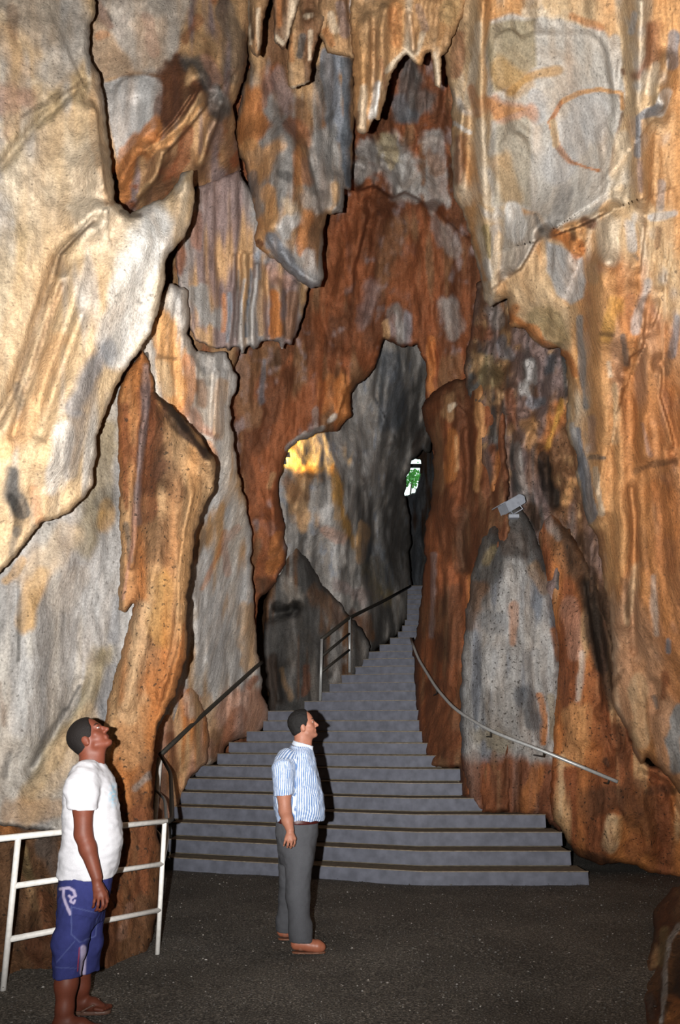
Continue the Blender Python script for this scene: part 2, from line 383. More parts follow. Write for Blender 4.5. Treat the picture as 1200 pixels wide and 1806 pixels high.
# 2. rock behind the slab, upper left
wall(rock('wall_upper_left',
    [(60, -120), (470, -120), (460, 0), (440, 60), (430, 140), (412, 190), (418, 260), (430, 330), (450, 420), (470, 480), (440, 560), (420, 640), (380, 700), (180, 740), (60, 600)],
    [(100, 0, 7.3), (250, 100, 7.5), (420, 0, 7.9), (240, 250, 7.45), (390, 200, 7.9), (330, 330, 8.6), (300, 420, 9.3), (420, 400, 9.9), (200, 600, 9.6), (400, 650, 10.6)],
    ('brown', 'tan', 'mauve', 'rust'), calm=[(40, [(236, 170), (240, 215)])],
    paint=[('pale', .85, 7, 'poly', [(150, -100), (345, -100), (335, 0), (322, 60), (312, 100), (286, 132), (225, 130), (182, 138), (150, 100)]), ('tan', .6, 6, 'poly', [(165, 15), (195, 50), (225, 95), (240, 130), (178, 136), (155, 90)]), ('tan', .35, 10, 'poly', [(240, 20), (290, 30), (300, 120), (250, 125)]),
           ('lgrey', 1, 3, 'poly', [(183, 142), (225, 134), (285, 136), (287, 190), (276, 225), (247, 246), (224, 270), (206, 292), (200, 270), (190, 215)]),
           ('rust', .5, 12, .8, [(170, 10), (200, 45)]), ('black', .6, 5, .9, [(190, 20), (200, 34)]), ('orange', .5, 10, .9, [(195, 60), (175, 65)]), ('pink', .4, 14, .9, [(262, 30), (275, 90)]),
           ('drust', .85, 26, .5, [(310, 120), (300, 200), (340, 160)]), ('orange', .85, 22, .6, [(275, 225), (235, 270), (215, 310), (220, 350)]), ('lorange', .7, 8, .7, [(352, 190), (300, 240), (268, 262)]),
           ('tan', .8, 9, .7, [(290, 262), (270, 320), (250, 350)]), ('tan', .8, 9, .7, [(372, 215), (350, 280), (340, 310)]), ('rust', .8, 14, .7, [(330, 230), (310, 300)]), ('brown', .7, 16, .7, [(300, 330), (250, 365)]),
           ('dgrey', .8, 26, .8, [(340, 110), (360, 130), (390, 190)]), ('black', .5, 9, .9, [(335, 115), (350, 150)]), ('pink', .5, 14, .8, [(365, 105), (385, 150)]), ('grey', .6, 16, .8, [(395, 180), (380, 165)]), ('dgrey', .6, 22, .8, [(395, 20), (415, 80), (405, 140)]), ('rust', .6, 12, .8, [(330, 70), (350, 30)]),
           ('mauve', .5, 18, .9, [(380, 230), (370, 300)]), ('drust', .5, 22, .9, [(350, 300), (355, 360)]),
           ('rust', .7, 20, .8, [(335, 420), (320, 470)]), ('bgrey', .6, 14, .8, [(365, 430), (370, 480)]), ('orange', .6, 14, .8, [(345, 345), (360, 380)])],
    ridges=[(0.16, 9, [(352, 165), (320, 215), (280, 245), (262, 262)]), (0.18, 9, [(290, 262), (280, 300), (255, 345)]), (0.20, 9, [(388, 185), (365, 240), (345, 300)]), (0.14, 12, [(240, 265), (212, 320)]), (-0.12, 16, [(240, 190), (240, 230)])],
    steps=[(0.35, 40, [(372, 178), (335, 222), (290, 270), (282, 310), (256, 343)]), (0.31, 30, [(350, 150), (310, 210), (272, 250)]), (0.35, 30, [(390, 195), (365, 265), (350, 310)])],
    flute=(0.05, 2.0, 0.3), lump=(0.14, 0.9), seed=21, gain=1.4), 'brown and grey ribbed rock wall behind the pale overhanging slab')

# 3. lower left wall
wall(rock('wall_left',
    [(-470, 800), (60, 760), (200, 640), (260, 620), (262, 700), (260, 1100), (250, 1300), (240, 1420), (150, 1475), (60, 1462), (-60, 1450), (-470, 1470)],
    [(-470, 900, 5.3), (-470, 1400, 5.2), (-260, 900, 6.0), (-260, 1400, 5.9), (60, 950, 6.7), (60, 1350, 6.7), (230, 800, 7.5), (240, 1200, 7.6), (220, 1400, 7.5), (140, 1430, 6.7)],
    ('lgrey', 'grey', 'panel'),
    paint=[('olive', .6, 34, .9, [(190, 760), (170, 880), (150, 960)]), ('ochre', .6, 20, .9, [(180, 930), (190, 900)]), ('ochre', .65, 22, .9, [(75, 1010), (60, 1060), (50, 1095)]), ('sand', .5, 36, .9, [(110, 950), (60, 1010)]),
           ('dgrey', .4, 22, .9, [(200, 870), (170, 890)]), ('olive', .65, 24, .9, [(180, 1150), (150, 1230), (110, 1310), (60, 1400)]), ('sand', .6, 36, .9, [(150, 1270), (100, 1360), (60, 1420)]),
           ('dgrey', .8, 7, .9, [(138, 1205), (118, 1245)]), ('dgrey', .55, 9, .9, [(115, 1245), (85, 1300), (60, 1350)]), ('dgrey', .5, 12, .9, [(20, 1330), (5, 1370)]), ('brown', .4, 12, .9, [(0, 1200), (8, 1280)]),
           ('lgrey', .7, 40, .9, [(60, 1180), (40, 1280)]), ('pale', .5, 26, .9, [(100, 1060), (140, 1020)]), ('bgrey', .5, 18, .9, [(195, 1180), (178, 1260)]), ('bgrey', .4, 18, .9, [(205, 1060), (195, 1120)]),
           ('ochre', .5, 10, .9, [(10, 1030), (40, 990)]), ('tan', .5, 26, .9, [(200, 1380), (120, 1430), (20, 1430)]), ('black', .5, 4, .9, [(33, 1030), (33, 1100), (30, 1160)])],
    ridges=[(0.22, 40, [(60, 1100), (40, 1300)]), (-0.12, 14, [(140, 1200), (100, 1290), (60, 1360)]), (0.12, 26, [(170, 1180), (120, 1300)]), (0.1, 30, [(150, 950), (60, 1050)])],
    flute=(0.03, 1.3, 0.5), lump=(0.13, 0.7), fine=(0.018, 7), roll=(30, 0.4), seed=31), 'smooth pale grey and ochre lower wall left of the stairs')

# 4. orange flowstone pillar
form(rock('flowstone_pillar',
    [(250, 618), (256, 622), (267, 657), (273, 693), (300, 713), (333, 747), (360, 780), (383, 815), (381, 843), (370, 877), (357, 900), (347, 933), (340, 967), (336, 1000), (329, 1067), (331, 1100), (331, 1160), (320, 1190), (307, 1227),
     (283, 1267), (277, 1285), (270, 1350), (268, 1420), (285, 1500), (280, 1600), (262, 1680), (190, 1720), (150, 1700), (150, 1480), (175, 1330), (187, 1260), (200, 1193), (217, 1140), (233, 1082), (236, 1060), (222, 1080), (207, 1078), (210, 1040), (214, 960),
     (211, 880), (208, 800), (206, 717), (213, 673), (240, 632)],
    [(250, 640, 7.3), (215, 800, 7.35), (300, 800, 7.0), (375, 830, 7.3), (240, 1000, 7.2), (330, 1000, 7.25), (270, 1000, 6.95), (200, 1250, 7.1), (270, 1260, 7.05), (230, 1400, 6.75), (200, 1600, 6.35), (275, 1600, 6.9), (170, 1690, 6.1)],
    ('orange', 'tan', 'lorange'),
    paint=[('dbrown', .9, 17, .5, [(276, 700), (305, 730), (335, 765), (362, 795)]), ('black', .55, 8, .8, [(290, 715), (330, 755)]), ('drust', .8, 22, .7, [(270, 720), (275, 790), (262, 850)]), ('rust', .75, 26, .8, [(260, 700), (250, 800), (262, 900)]),  # dark strokes along the sloping shelf: its shading painted into the colour
           ('rust', .7, 12, .8, [(215, 720), (222, 800), (225, 900)]), ('bgrey', .5, 9, .9, [(258, 650), (252, 740), (246, 830), (242, 920)]), ('dgrey', .6, 10, .8, [(222, 930), (232, 990)]), ('pink', .7, 5, .7, [(240, 890), (236, 960), (218, 1060)]),
           ('drust', .55, 26, .9, [(290, 830), (320, 870)]), ('drust', .5, 30, .9, [(275, 920), (280, 980)]), ('dbrown', .4, 22, .9, [(300, 790), (275, 860)]), ('lorange', .6, 14, .8, [(350, 840), (330, 960), (320, 1060)]), ('orange', .8, 9, .6, [(325, 1100), (318, 1160), (300, 1210)]),
           ('sand', .6, 26, .8, [(255, 1080), (240, 1180), (225, 1260)]), ('ochre', .4, 26, .9, [(290, 1020), (280, 1120)]), ('brown', .5, 10, .9, [(265, 1130), (275, 1170)]), ('tan', .5, 26, .9, [(240, 1240), (235, 1340)]),
           ('brown', .6, 18, .9, [(255, 1340), (245, 1400)]), ('grey', .6, 8, .9, [(262, 1370), (240, 1395)]), ('drust', .8, 14, 'poly', [(140, 1450), (200, 1430), (250, 1400), (300, 1420), (300, 1700), (140, 1740)]), ('rust', .6, 20, .8, [(255, 1440), (250, 1560), (245, 1640)]), ('drust', .6, 24, .8, [(190, 1640), (180, 1700)]), ('brown', .7, 26, .8, [(255, 1600), (240, 1680)]), ('pink', .5, 12, .9, [(225, 1600), (215, 1650)])],
    ridges=[(0.25, 20, [(275, 705), (330, 765), (375, 815)]), (0.15, 16, [(340, 850), (322, 1000), (318, 1140), (295, 1230)]), (0.15, 20, [(285, 860), (265, 1060), (225, 1240)]), (-0.12, 7, [(258, 640), (250, 760), (243, 900), (235, 1000)]), (-0.1, 8, [(318, 960), (308, 1100), (285, 1230)])],
    steps=[(0.14, 30, [(348, 850), (328, 930), (318, 1010), (315, 1090), (305, 1150), (285, 1215)])],
    flute=(0.05, 2.6, 0.25), lump=(0.08, 1.0), fine=(0.03, 9.0), roll=(22, 0.30), seed=41, mat=ROCK_ROUGH, g=4),
    'orange pitted flowstone pillar with a sloping shelf, behind the man in white')

# 5. low dark brown rock behind the railing
form(rock('rock_ledge',
    [(-470, 1425), (0, 1432), (60, 1440), (110, 1466), (180, 1474), (215, 1470), (225, 1560), (215, 1690), (190, 1706), (130, 1732), (60, 1742), (0, 1748), (-220, 1790), (-470, 1860)],
    [(-470, 1440, 5.9), (-470, 1850, 4.9), (-220, 1440, 6.6), (0, 1450, 6.85), (180, 1490, 7.0), (0, 1600, 6.45), (180, 1600, 6.75), (0, 1745, 6.0), (190, 1705, 6.35), (-220, 1770, 5.7)],
    ('brown', 'drust', 'dbrown'),
    paint=[('orange', .7, 18, .8, [(10, 1455), (25, 1470)]), ('olive', .5, 14, .9, [(40, 1500), (55, 1550)]), ('tan', .5, 10, .9, [(50, 1560), (60, 1600)]), ('dgrey', .6, 24, .8, [(80, 1490), (100, 1540)]), ('drust', .8, 40, .8, [(60, 1660), (100, 1720)]), ('rust', .5, 16, .9, [(75, 1580), (85, 1640)]), ('dgrey', .5, 20, .9, [(30, 1440), (130, 1475)]), ('black', .5, 10, .9, [(20, 1500), (28, 1560)])],
    ridges=[(0.15, 22, [(60, 1560), (80, 1640)]), (-0.1, 10, [(40, 1490), (60, 1560), (45, 1640)])],
    flute=(0.05, 3.0, 0.8), lump=(0.16, 1.3), fine=(0.03, 7), roll=(16, 0.35), seed=51, mat=ROCK_ROUGH), 'low dark brown rock ledge behind the white railing')

# 6. grey column beside the stairs and the pinkish foot in front of it
form(rock('limestone_column',
    [(300, 500), (330, 510), (335, 560), (331, 590), (345, 620), (400, 622), (408, 640), (419, 667), (414, 690), (405, 720), (409, 750), (413, 783), (420, 830), (425, 857), (437, 900), (445, 943), (443, 997), (445, 1000), (450, 1083), (452, 1133), (460, 1173), (463, 1227),
     (472, 1247), (472, 1277), (450, 1300), (417, 1304), (400, 1316), (395, 1332), (372, 1348), (330, 1376), (310, 1420), (250, 1400), (255, 1000), (280, 800), (230, 640), (250, 560)],
    [(290, 600, 8.2), (330, 560, 8.3), (410, 660, 9.4), (300, 800, 8.4), (400, 800, 9.3), (340, 950, 9.6), (435, 950, 11.4), (345, 1150, 11.0), (450, 1150, 12.9), (470, 1260, 13.4), (400, 1310, 12.8), (330, 1370, 12.0), (260, 1390, 11.0)],
    ('pale', 'lgrey', 'tan'),
    paint=[('lorange', .9, 26, .6, [(285, 560), (300, 640), (310, 700)]), ('orange', .7, 14, .7, [(330, 640), (335, 690), (325, 730)]), ('sand', .7, 18, .8, [(290, 650), (300, 690)]), ('dbrown', .5, 6, .8, [(310, 640), (280, 632)]),
           ('grey', .9, 26, .5, [(365, 580), (370, 640)]), ('pink', .7, 16, .8, [(340, 740), (365, 760)]), ('rust', .5, 9, .8, [(345, 760), (380, 768)]), ('orange', .6, 10, .8, [(370, 780), (378, 810)]), ('brown', .7, 14, .8, [(352, 680), (358, 720)]), ('dgrey', .5, 10, .9, [(356, 655), (366, 680)]),
           ('tan', .6, 12, .8, [(395, 680), (385, 760)]), ('pale', .5, 16, .9, [(415, 820), (405, 880)]), ('orange', .55, 7, .8, [(395, 940), (375, 1000), (360, 1040)]), ('pink', .5, 7, .8, [(420, 930), (395, 960), (400, 1010)]),
           ('lgrey', .7, 22, .8, [(365, 1060), (370, 1160)]), ('dgrey', .5, 10, .8, [(360, 940), (345, 980)]), ('lgrey', .6, 12, .8, [(350, 1100), (355, 1180)]), ('tan', .7, 20, .7, [(440, 1080), (442, 1170)]), ('pale', .5, 12, .8, [(410, 1040), (420, 1130)]),
           ('pink', .9, 10, 'poly', [(380, 1250), (420, 1215), (465, 1220), (480, 1290), (400, 1330), (350, 1345)]), ('rust', .65, 22, .8, [(420, 1270), (400, 1310)]), ('tan', .6, 20, .8, [(360, 1240), (375, 1290)]), ('brown', .6, 12, .8, [(380, 1290), (385, 1330)]), ('rust', .7, 10, .8, [(448, 1200), (440, 1215)]), ('pink', .7, 24, .8, [(335, 1230), (345, 1310), (330, 1360)])],
    ridges=[(0.14, 7, [(385, 660), (382, 760)]), (0.1, 5, [(396, 660), (392, 760)]), (-0.1, 5, [(376, 660), (372, 760)]), (0.15, 26, [(360, 1080), (370, 1200)]), (0.2, 22, [(430, 1240), (425, 1290)]), (0.18, 22, [(365, 760), (340, 750)])],
    steps=[(0.2, 40, [(335, 520), (329, 580), (340, 620), (350, 650), (346, 720)]), (0.12, 26, [(350, 880), (344, 1000), (350, 1100)])],
    flute=(0.07, 3.2, 0.15), lump=(0.10, 0.9), roll=(24, 0.45), seed=61, gain=1.7), 'tall grey and tan limestone column beside the left stair rail')
form(rock('small_boulder',
    [(300, 1200), (322, 1188), (340, 1210), (353, 1235), (362, 1262), (368, 1290), (369, 1340), (352, 1356), (332, 1374), (322, 1400), (300, 1450), (262, 1470), (255, 1300), (280, 1240)],
    [(300, 1220, 10.9), (340, 1230, 11.2), (365, 1320, 11.8), (300, 1300, 10.9), (270, 1300, 10.7), (325, 1390, 11.5), (280, 1450, 10.8)],
    ('pink', 'tan', 'orange'),
    paint=[('rust', .6, 12, .8, [(300, 1300), (310, 1360)]), ('brown', .6, 14, .8, [(290, 1380), (280, 1440)]), ('pale', .4, 12, .9, [(325, 1220), (335, 1260)]), ('rust', .5, 5, .9, [(330, 1240), (335, 1280)])],
    ridges=[(0.15, 14, [(335, 1230), (350, 1330)]), (-0.1, 6, [(305, 1250), (312, 1330), (318, 1390)])],
    flute=(0.05, 3, 0.3), lump=(0.1, 1.4), roll=(16, 0.4), seed=66, gain=1.6, g=3), 'rounded pinkish boulder at the bottom of the left stair rail', 'boulder')

# 7. hanging curtains in the middle
form(rock('stone_drapery',
    [(318, 380), (345, 330), (420, 300), (470, 380), (520, 480), (546, 500), (540, 530), (531, 567), (522, 590), (513, 610), (505, 604), (499, 618), (490, 604), (474, 600), (462, 602), (456, 611), (447, 619), (441, 609), (434, 614), (427, 626), (421, 612), (410, 612), (402, 620), (396, 612), (380, 616), (345, 600), (322, 540), (310, 470)],
    [(320, 450, 8.7), (420, 340, 9.0), (430, 520, 9.4), (530, 540, 10.0), (400, 610, 9.3), (500, 600, 9.8), (340, 580, 8.8)],
    ('grey', 'mauve', 'tan', 'bgrey'),
    paint=[('rust', .7, 18, .8, [(320, 420), (315, 470)]), ('orange', .9, 13, .5, [(485, 520), (485, 590)]), ('brown', .8, 13, .6, [(515, 530), (508, 590)]), ('grey', .9, 30, .5, [(365, 560), (345, 520)]), ('tan', .7, 12, .8, [(350, 590), (370, 600)]), ('orange', .6, 6, .8, [(395, 520), (393, 580)]), ('bgrey', .8, 6, .6, [(404, 520), (402, 600)]), ('dgrey', .7, 4, .6, [(420, 480), (416, 590)]), ('lgrey', .7, 5, .6, [(428, 500), (425, 610)]), ('slate', .8, 4, .6, [(440, 480), (436, 590)]), ('lgrey', .7, 5, .6, [(450, 500), (448, 600)]), ('tan', .6, 6, .7, [(462, 500), (462, 590)]), ('rust', .5, 14, .8, [(350, 430), (345, 380)]), ('pink', .5, 14, .9, [(470, 470), (500, 500)])],
    ridges=[(0.12, 5, [(412, 450), (404, 612)]), (0.12, 5, [(432, 450), (427, 618)]), (0.12, 5, [(452, 470), (447, 612)]), (0.16, 9, [(490, 500), (488, 600)]), (0.16, 9, [(520, 510), (505, 610)]), (-0.1, 4, [(421, 450), (416, 600)]), (-0.1, 4, [(442, 450), (438, 600)]), (-0.12, 4, [(472, 470), (472, 595)])],
    steps=[(0.14, 30, [(500, 490), (503, 540), (500, 612)])],
    flute=(0.09, 4.0, 0.12), lump=(0.10, 0.9), roll=(12, 0.35), jag=(2.0, 9), g=3, seed=71, gain=1.6), 'grey fluted stone drapery with a ragged hanging fringe above the left column')

form(rock('hanging_curtain',
    [(430, -120), (640, -120), (632, 60), (626, 100), (625, 190), (623, 260), (621, 337), (609, 334), (608, 350), (606, 376), (578, 378), (573, 400), (569, 450), (572, 490), (565, 508), (548, 508), (525, 494), (505, 478), (482, 456), (470, 448), (450, 434), (454, 393), (446, 360), (440, 330), (432, 300), (423, 277), (416, 247), (420, 190), (440, 120), (430, 40)],
    [(450, 0, 8.3), (620, 0, 8.2), (425, 250, 9.0), (520, 200, 8.7), (618, 250, 9.2), (460, 400, 8.9), (540, 330, 8.6), (600, 350, 9.1), (560, 500, 9.2), (500, 440, 8.8)],
    ('tan', 'brown', 'grey'),
    paint=[('orange', .8, 26, .7, [(450, 170), (440, 235), (470, 210)]), ('rust', .6, 20, .8, [(480, 120), (470, 180)]), ('mauve', .7, 22, .8, [(490, 130), (510, 190)]), ('bgrey', .9, 24, .5, [(585, 110), (590, 190), (600, 240)]), ('slate', .9, 12, .6, [(612, 110), (612, 190), (606, 260), (612, 320)]), ('dgrey', .7, 16, .8, [(560, 130), (575, 200)]), ('grey', .8, 28, .7, [(570, 240), (565, 310), (560, 350)]),
           ('brown', .7, 20, .8, [(530, 190), (540, 230)]), ('rust', .6, 18, .8, [(510, 215), (540, 250)]), ('lorange', .7, 24, .8, [(450, 270), (460, 300), (490, 250)]), ('orange', .6, 18, .8, [(530, 270), (535, 310)]), ('dgrey', .75, 14, .7, [(490, 300), (505, 305)]), ('dgrey', .7, 8, .7, [(480, 350), (485, 355)]), ('slate', .6, 12, .8, [(445, 310), (440, 330)]),
           ('lorange', .7, 18, .7, [(475, 330), (480, 375), (465, 400)]), ('cream', .5, 14, .8, [(505, 355), (520, 385)]), ('lgrey', .8, 20, .8, [(515, 390), (505, 410)]), ('orange', .6, 12, .8, [(540, 380), (530, 440)]), ('lorange', .7, 12, .7, [(460, 395), (458, 435), (470, 440)]), ('drust', .8, 6, .6, [(454, 432), (458, 434)]), ('bgrey', .85, 18, .7, [(480, 430), (510, 460), (550, 495)]), ('lgrey', .7, 14, .8, [(545, 450), (555, 485)]), ('tan', .7, 10, .8, [(592, 330), (592, 350)]), ('grey', .7, 9, .7, [(590, 370), (600, 365)]), ('dgrey', .6, 8, .9, [(430, 320), (445, 340)])],
    ridges=[(0.35, 36, [(500, 240), (520, 330), (500, 400)]), (0.20, 24, [(450, 240), (470, 300), (470, 400)]), (-0.18, 10, [(545, 260), (556, 330)]), (0.2, 12, [(595, 320), (592, 370)]), (-0.14, 14, [(480, 150), (530, 240)]), (0.14, 12, [(500, 450), (555, 500)])],
    steps=[(0.2, 30, [(540, 240), (548, 300), (560, 350), (566, 400)]), (0.16, 24, [(476, 380), (470, 420), (486, 450), (530, 480)][::-1])],
    flute=(0.08, 3.0, 0.2), lump=(0.16, 1.2), roll=(26, 0.5), seed=81, gain=1.5, g=3), 'bulky tan and grey rock curtain hanging in the middle, ending in a point')

# 8. back wall with the arch of the passage
wall(rock('wall_back',
    [(330, -100), (1000, -100), (1000, 1330), (790, 1330), (775, 1180), (772, 900), (768, 846), (764, 782), (757, 750), (750, 714), (752, 640), (735, 607), (728, 613), (718, 607), (708, 613), (698, 606), (688, 604), (677, 597), (672, 612), (663, 647), (647, 668), (630, 682), (617, 694), (621, 730), (600, 757), (587, 761), (560, 767), (523, 781), (509, 795), (503, 812), (490, 853), (493, 883), (500, 927), (507, 967), (503, 995), (480, 1035), (455, 1060), (440, 1330), (330, 1330)],
    [(400, -60, 9.0), (700, 0, 8.8), (950, 0, 8.8), (700, 140, 9.8), (400, 250, 11.0), (700, 230, 10.2), (850, 300, 10.8), (640, 340, 12.2), (700, 450, 12.6), (820, 500, 11.8), (420, 650, 11.8), (560, 640, 12.6), (660, 620, 13.0), (740, 600, 12.8), (500, 850, 12.8), (620, 720, 13.4), (440, 900, 12.8), (470, 1040, 14.0), (400, 1300, 14.4), (760, 720, 13.2), (850, 750, 12.3), (780, 1000, 13.4), (900, 1300, 12.5), (980, 600, 11.5)],
    ('drust', 'rust', 'brown', 'mauve'),
    paint=[('grey', .95, 46, .7, [(690, 270), (720, 320), (700, 280)]), ('olive', .6, 26, .8, [(680, 250), (690, 270)]), ('dgrey', .8, 30, .8, [(720, 130), (715, 200), (740, 180)]), ('slate', .6, 20, .8, [(700, 180), (720, 210)]), ('grey', .8, 26, .7, [(745, 330), (770, 355), (760, 250)]), ('brown', .6, 16, .8, [(760, 275), (770, 300)]), ('grey', .8, 24, .7, [(640, 300), (650, 260)]),
           ('rust', .9, 36, .7, [(640, 360), (610, 450), (590, 520)]), ('drust', .7, 26, .8, [(660, 360), (650, 450)]), ('brown', .6, 30, .8, [(700, 400), (690, 480)]), ('mauve', .6, 22, .9, [(660, 510), (640, 560)]), ('rust', .8, 26, .8, [(730, 440), (700, 540)]), ('grey', .5, 22, .9, [(770, 400), (800, 440)]),
           ('grey', .75, 18, .7, [(700, 550), (705, 595)]), ('tan', .8, 9, .7, [(680, 570), (684, 595)]), ('rust', .9, 6, .6, [(733, 540), (738, 590)]), ('bgrey', .6, 14, .8, [(720, 560), (720, 600)]), ('grey', .6, 20, .9, [(790, 540), (800, 580)]),
           ('orange', .8, 26, .8, [(600, 680), (605, 740)]), ('rust', .9, 40, .8, [(560, 690), (500, 760), (470, 860)]), ('orange', .5, 14, .9, [(580, 660), (575, 720)]), ('grey', .5, 9, .9, [(555, 720), (560, 750)]), ('pale', .8, 7, .6, [(588, 736), (582, 745)]), ('grey', .8, 10, .6, [(570, 752), (535, 772), (513, 785)]), ('drust', .8, 26, .8, [(510, 660), (480, 700), (450, 780)]), ('dbrown', .7, 18, .8, [(490, 640), (500, 620)]),
           ('brown', .7, 22, .8, [(430, 650), (440, 740)]), ('slate', .6, 8, .8, [(468, 640), (460, 710)]), ('rust', .8, 26, .8, [(460, 900), (475, 960), (480, 1010)]), ('tan', .5, 10, .8, [(483, 835), (478, 855)]), ('drust', .7, 12, .8, [(435, 830), (440, 880)]), ('orange', .6, 12, .8, [(490, 950), (480, 1000)]), ('dbrown', .7, 20, .8, [(465, 1030), (475, 1050)]),
           ('grey', .8, 9, .8, [(742, 640), (742, 690)]), ('orange', .7, 12, .8, [(765, 600), (760, 690)]), ('brown', .8, 22, .8, [(800, 640), (790, 700)])],
    ridges=[(0.35, 36, [(690, 260), (700, 300)]), (0.25, 22, [(765, 280), (770, 310)]), (0.2, 16, [(640, 380), (600, 520)]), (0.25, 26, [(620, 640), (600, 740), (540, 770)]), (0.2, 16, [(700, 560), (705, 605)]), (-0.2, 12, [(668, 380), (655, 470), (640, 540)]), (0.2, 20, [(500, 680), (470, 860), (490, 960)])],
    steps=[(0.7, 60, [(765, 372), (735, 348), (715, 338), (690, 346), (660, 326), (622, 338)]), (0.25, 40, [(655, 360), (640, 420), (625, 480), (620, 530)]), (0.25, 40, [(608, 640), (612, 690), (590, 750)])],
    flute=(0.14, 2.6, 0.18), lump=(0.25, 0.8), fine=(0.05, 5), roll=(14, 0.5), thick=1.6, seed=91, gain=2, g=4), 'rust red back wall pierced by the dark passage')

# 9. the passage behind
wall(rock('wall_passage_left',
    [(420, 560), (700, 520), (780, 560), (790, 720), (762, 780), (757, 800), (745, 792), (735, 806), (728, 812), (723, 830), (716, 846), (712, 872), (716, 885), (722, 905), (726, 935), (722, 975), (725, 1010), (728, 1040), (722, 1075), (714, 1100), (690, 1128), (660, 1148), (620, 1170), (540, 1230), (498, 1245), (490, 1100), (482, 960), (460, 880), (420, 840)],
    [(430, 600, 14.4), (660, 600, 15.6), (740, 650, 16.5), (520, 850, 14.4), (620, 900, 15.2), (690, 850, 17.0), (720, 950, 19.5), (560, 1050, 15.2), (660, 1080, 16.3), (715, 1090, 18.8), (440, 1200, 15.2), (600, 1170, 15.3), (750, 780, 18.5)],
    ('grey', 'dgrey', 'grey', 'bgrey'),
    paint=[('slate', .7, 30, .8, [(690, 640), (690, 740)]), ('dgrey', .6, 24, .9, [(700, 780), (690, 880), (700, 960)]), ('grey', .7, 26, .8, [(640, 700), (630, 780)]), ('tan', .8, 24, .9, [(540, 840), (520, 880), (540, 920)]), ('ochre', .6, 16, .9, [(590, 840), (600, 900), (625, 960)]), ('dgrey', .75, 30, .9, [(700, 860), (695, 960), (690, 1040)]), ('olive', .5, 24, .9, [(660, 1000), (680, 1050)]), ('brown', .6, 18, .9, [(525, 870), (510, 850)]), ('dbrown', .6, 10, .8, [(553, 830), (540, 880)]), ('tan', .6, 12, .8, [(645, 930), (635, 980)]), ('lgrey', .6, 20, .8, [(580, 900), (600, 990)]), ('pink', .5, 14, .9, [(575, 930), (600, 950)]), ('ochre', .5, 14, .8, [(595, 850), (600, 900)]), ('mauve', .5, 16, .9, [(600, 1030), (640, 1050)]), ('slate', .6, 26, .8, [(660, 980), (680, 1030)]), ('brown', .7, 20, .8, [(640, 1090), (650, 1120)]), ('drust', .5, 12, .9, [(625, 1080), (640, 1100)]), ('lgrey', .6, 9, .8, [(647, 800), (648, 830)]), ('dbrown', .5, 14, .9, [(745, 770), (735, 800)])],  # ochre strokes mid-wall: the hidden lamp's warm glow painted into the rock colour
    ridges=[(0.5, 40, [(580, 860), (600, 960), (620, 1010)]), (-0.35, 12, [(645, 870), (655, 920), (652, 980)]), (0.3, 26, [(680, 650), (690, 760)]), (-0.25, 10, [(670, 640), (664, 740)]), (0.3, 22, [(630, 780), (640, 830)]), (0.35, 26, [(675, 960), (680, 1020)]), (0.25, 12, [(535, 850), (520, 890)])],
    steps=[(0.4, 60, [(640, 830), (650, 880), (658, 940), (650, 990), (640, 1020)]), (0.3, 40, [(668, 600), (660, 700), (690, 760)])],
    flute=(0.07, 1.3, 0.3), lump=(0.42, 0.6), fine=(0.06, 4), roll=(22, 1.2), thick=2.2, seed=101, gain=2.1), 'grey fluted wall on the left of the narrow passage')
form(rock('passage_boulder',
    [(468, 1060), (480, 1030), (500, 990), (505, 930), (514, 925), (525, 945), (533, 975), (548, 995), (556, 1012), (570, 1030), (585, 1045), (600, 1065), (618, 1088), (640, 1110), (655, 1140), (640, 1180), (600, 1230), (540, 1265), (476, 1265), (470, 1200), (464, 1120)],
    [(440, 1050, 14.6), (510, 940, 14.4), (520, 1050, 14.3), (600, 1070, 14.7), (640, 1130, 15.0), (560, 1150, 14.1), (480, 1230, 14.4), (590, 1220, 14.2)],
    ('dgrey', 'grey', 'brown'),
    paint=[('pale', .6, 16, .8, [(510, 1020), (520, 1060)]), ('brown', .6, 22, .8, [(560, 1050), (600, 1090)]), ('black', .8, 12, .7, [(485, 1070), (510, 1078), (520, 1070)]), ('dgrey', .7, 34, .8, [(480, 1110), (500, 1150)]), ('dbrown', .7, 30, .8, [(470, 1180), (480, 1230)]), ('tan', .5, 8, .8, [(495, 1180), (515, 1230)]), ('rust', .5, 9, .8, [(538, 1180), (540, 1220)]), ('grey', .6, 18, .8, [(590, 1180), (600, 1150)]), ('drust', .5, 10, .8, [(590, 1070), (600, 1090)]), ('lgrey', .5, 10, .9, [(585, 1200), (610, 1170)])],
    ridges=[(0.3, 26, [(520, 1000), (540, 1050)]), (-0.3, 10, [(480, 1085), (520, 1078)]), (0.2, 14, [(500, 1180), (520, 1235)]), (-0.15, 8, [(480, 1160), (492, 1230)])],
    flute=(0.10, 2.4, 0.4), lump=(0.2, 0.9), roll=(16, 0.6), seed=111, gain=1.0), 'grey boulder left of the inner stair railing in the passage')
wall(rock('wall_passage_end',
    [(560, 640), (860, 640), (860, 1130), (690, 1130), (690, 890), (706, 884), (711, 876), (722, 872), (732, 868), (736, 858), (741, 838), (743, 812), (735, 810), (722, 812), (716, 822), (710, 840), (708, 862), (705, 880), (688, 890), (560, 890)],
    [(600, 700, 24.5), (800, 700, 23.5), (700, 900, 24.2), (800, 900, 23.2), (720, 1100, 23.0), (800, 1100, 22.5)],
    ('dgrey', 'slate', 'dbrown'), flute=(0.2, 1.5, 0.3), lump=(0.3, 0.6), roll=(4, 0.3), jag=(2.0, 8), thick=1.2, g=2.5, seed=121), 'dark far end of the passage around the daylight opening')

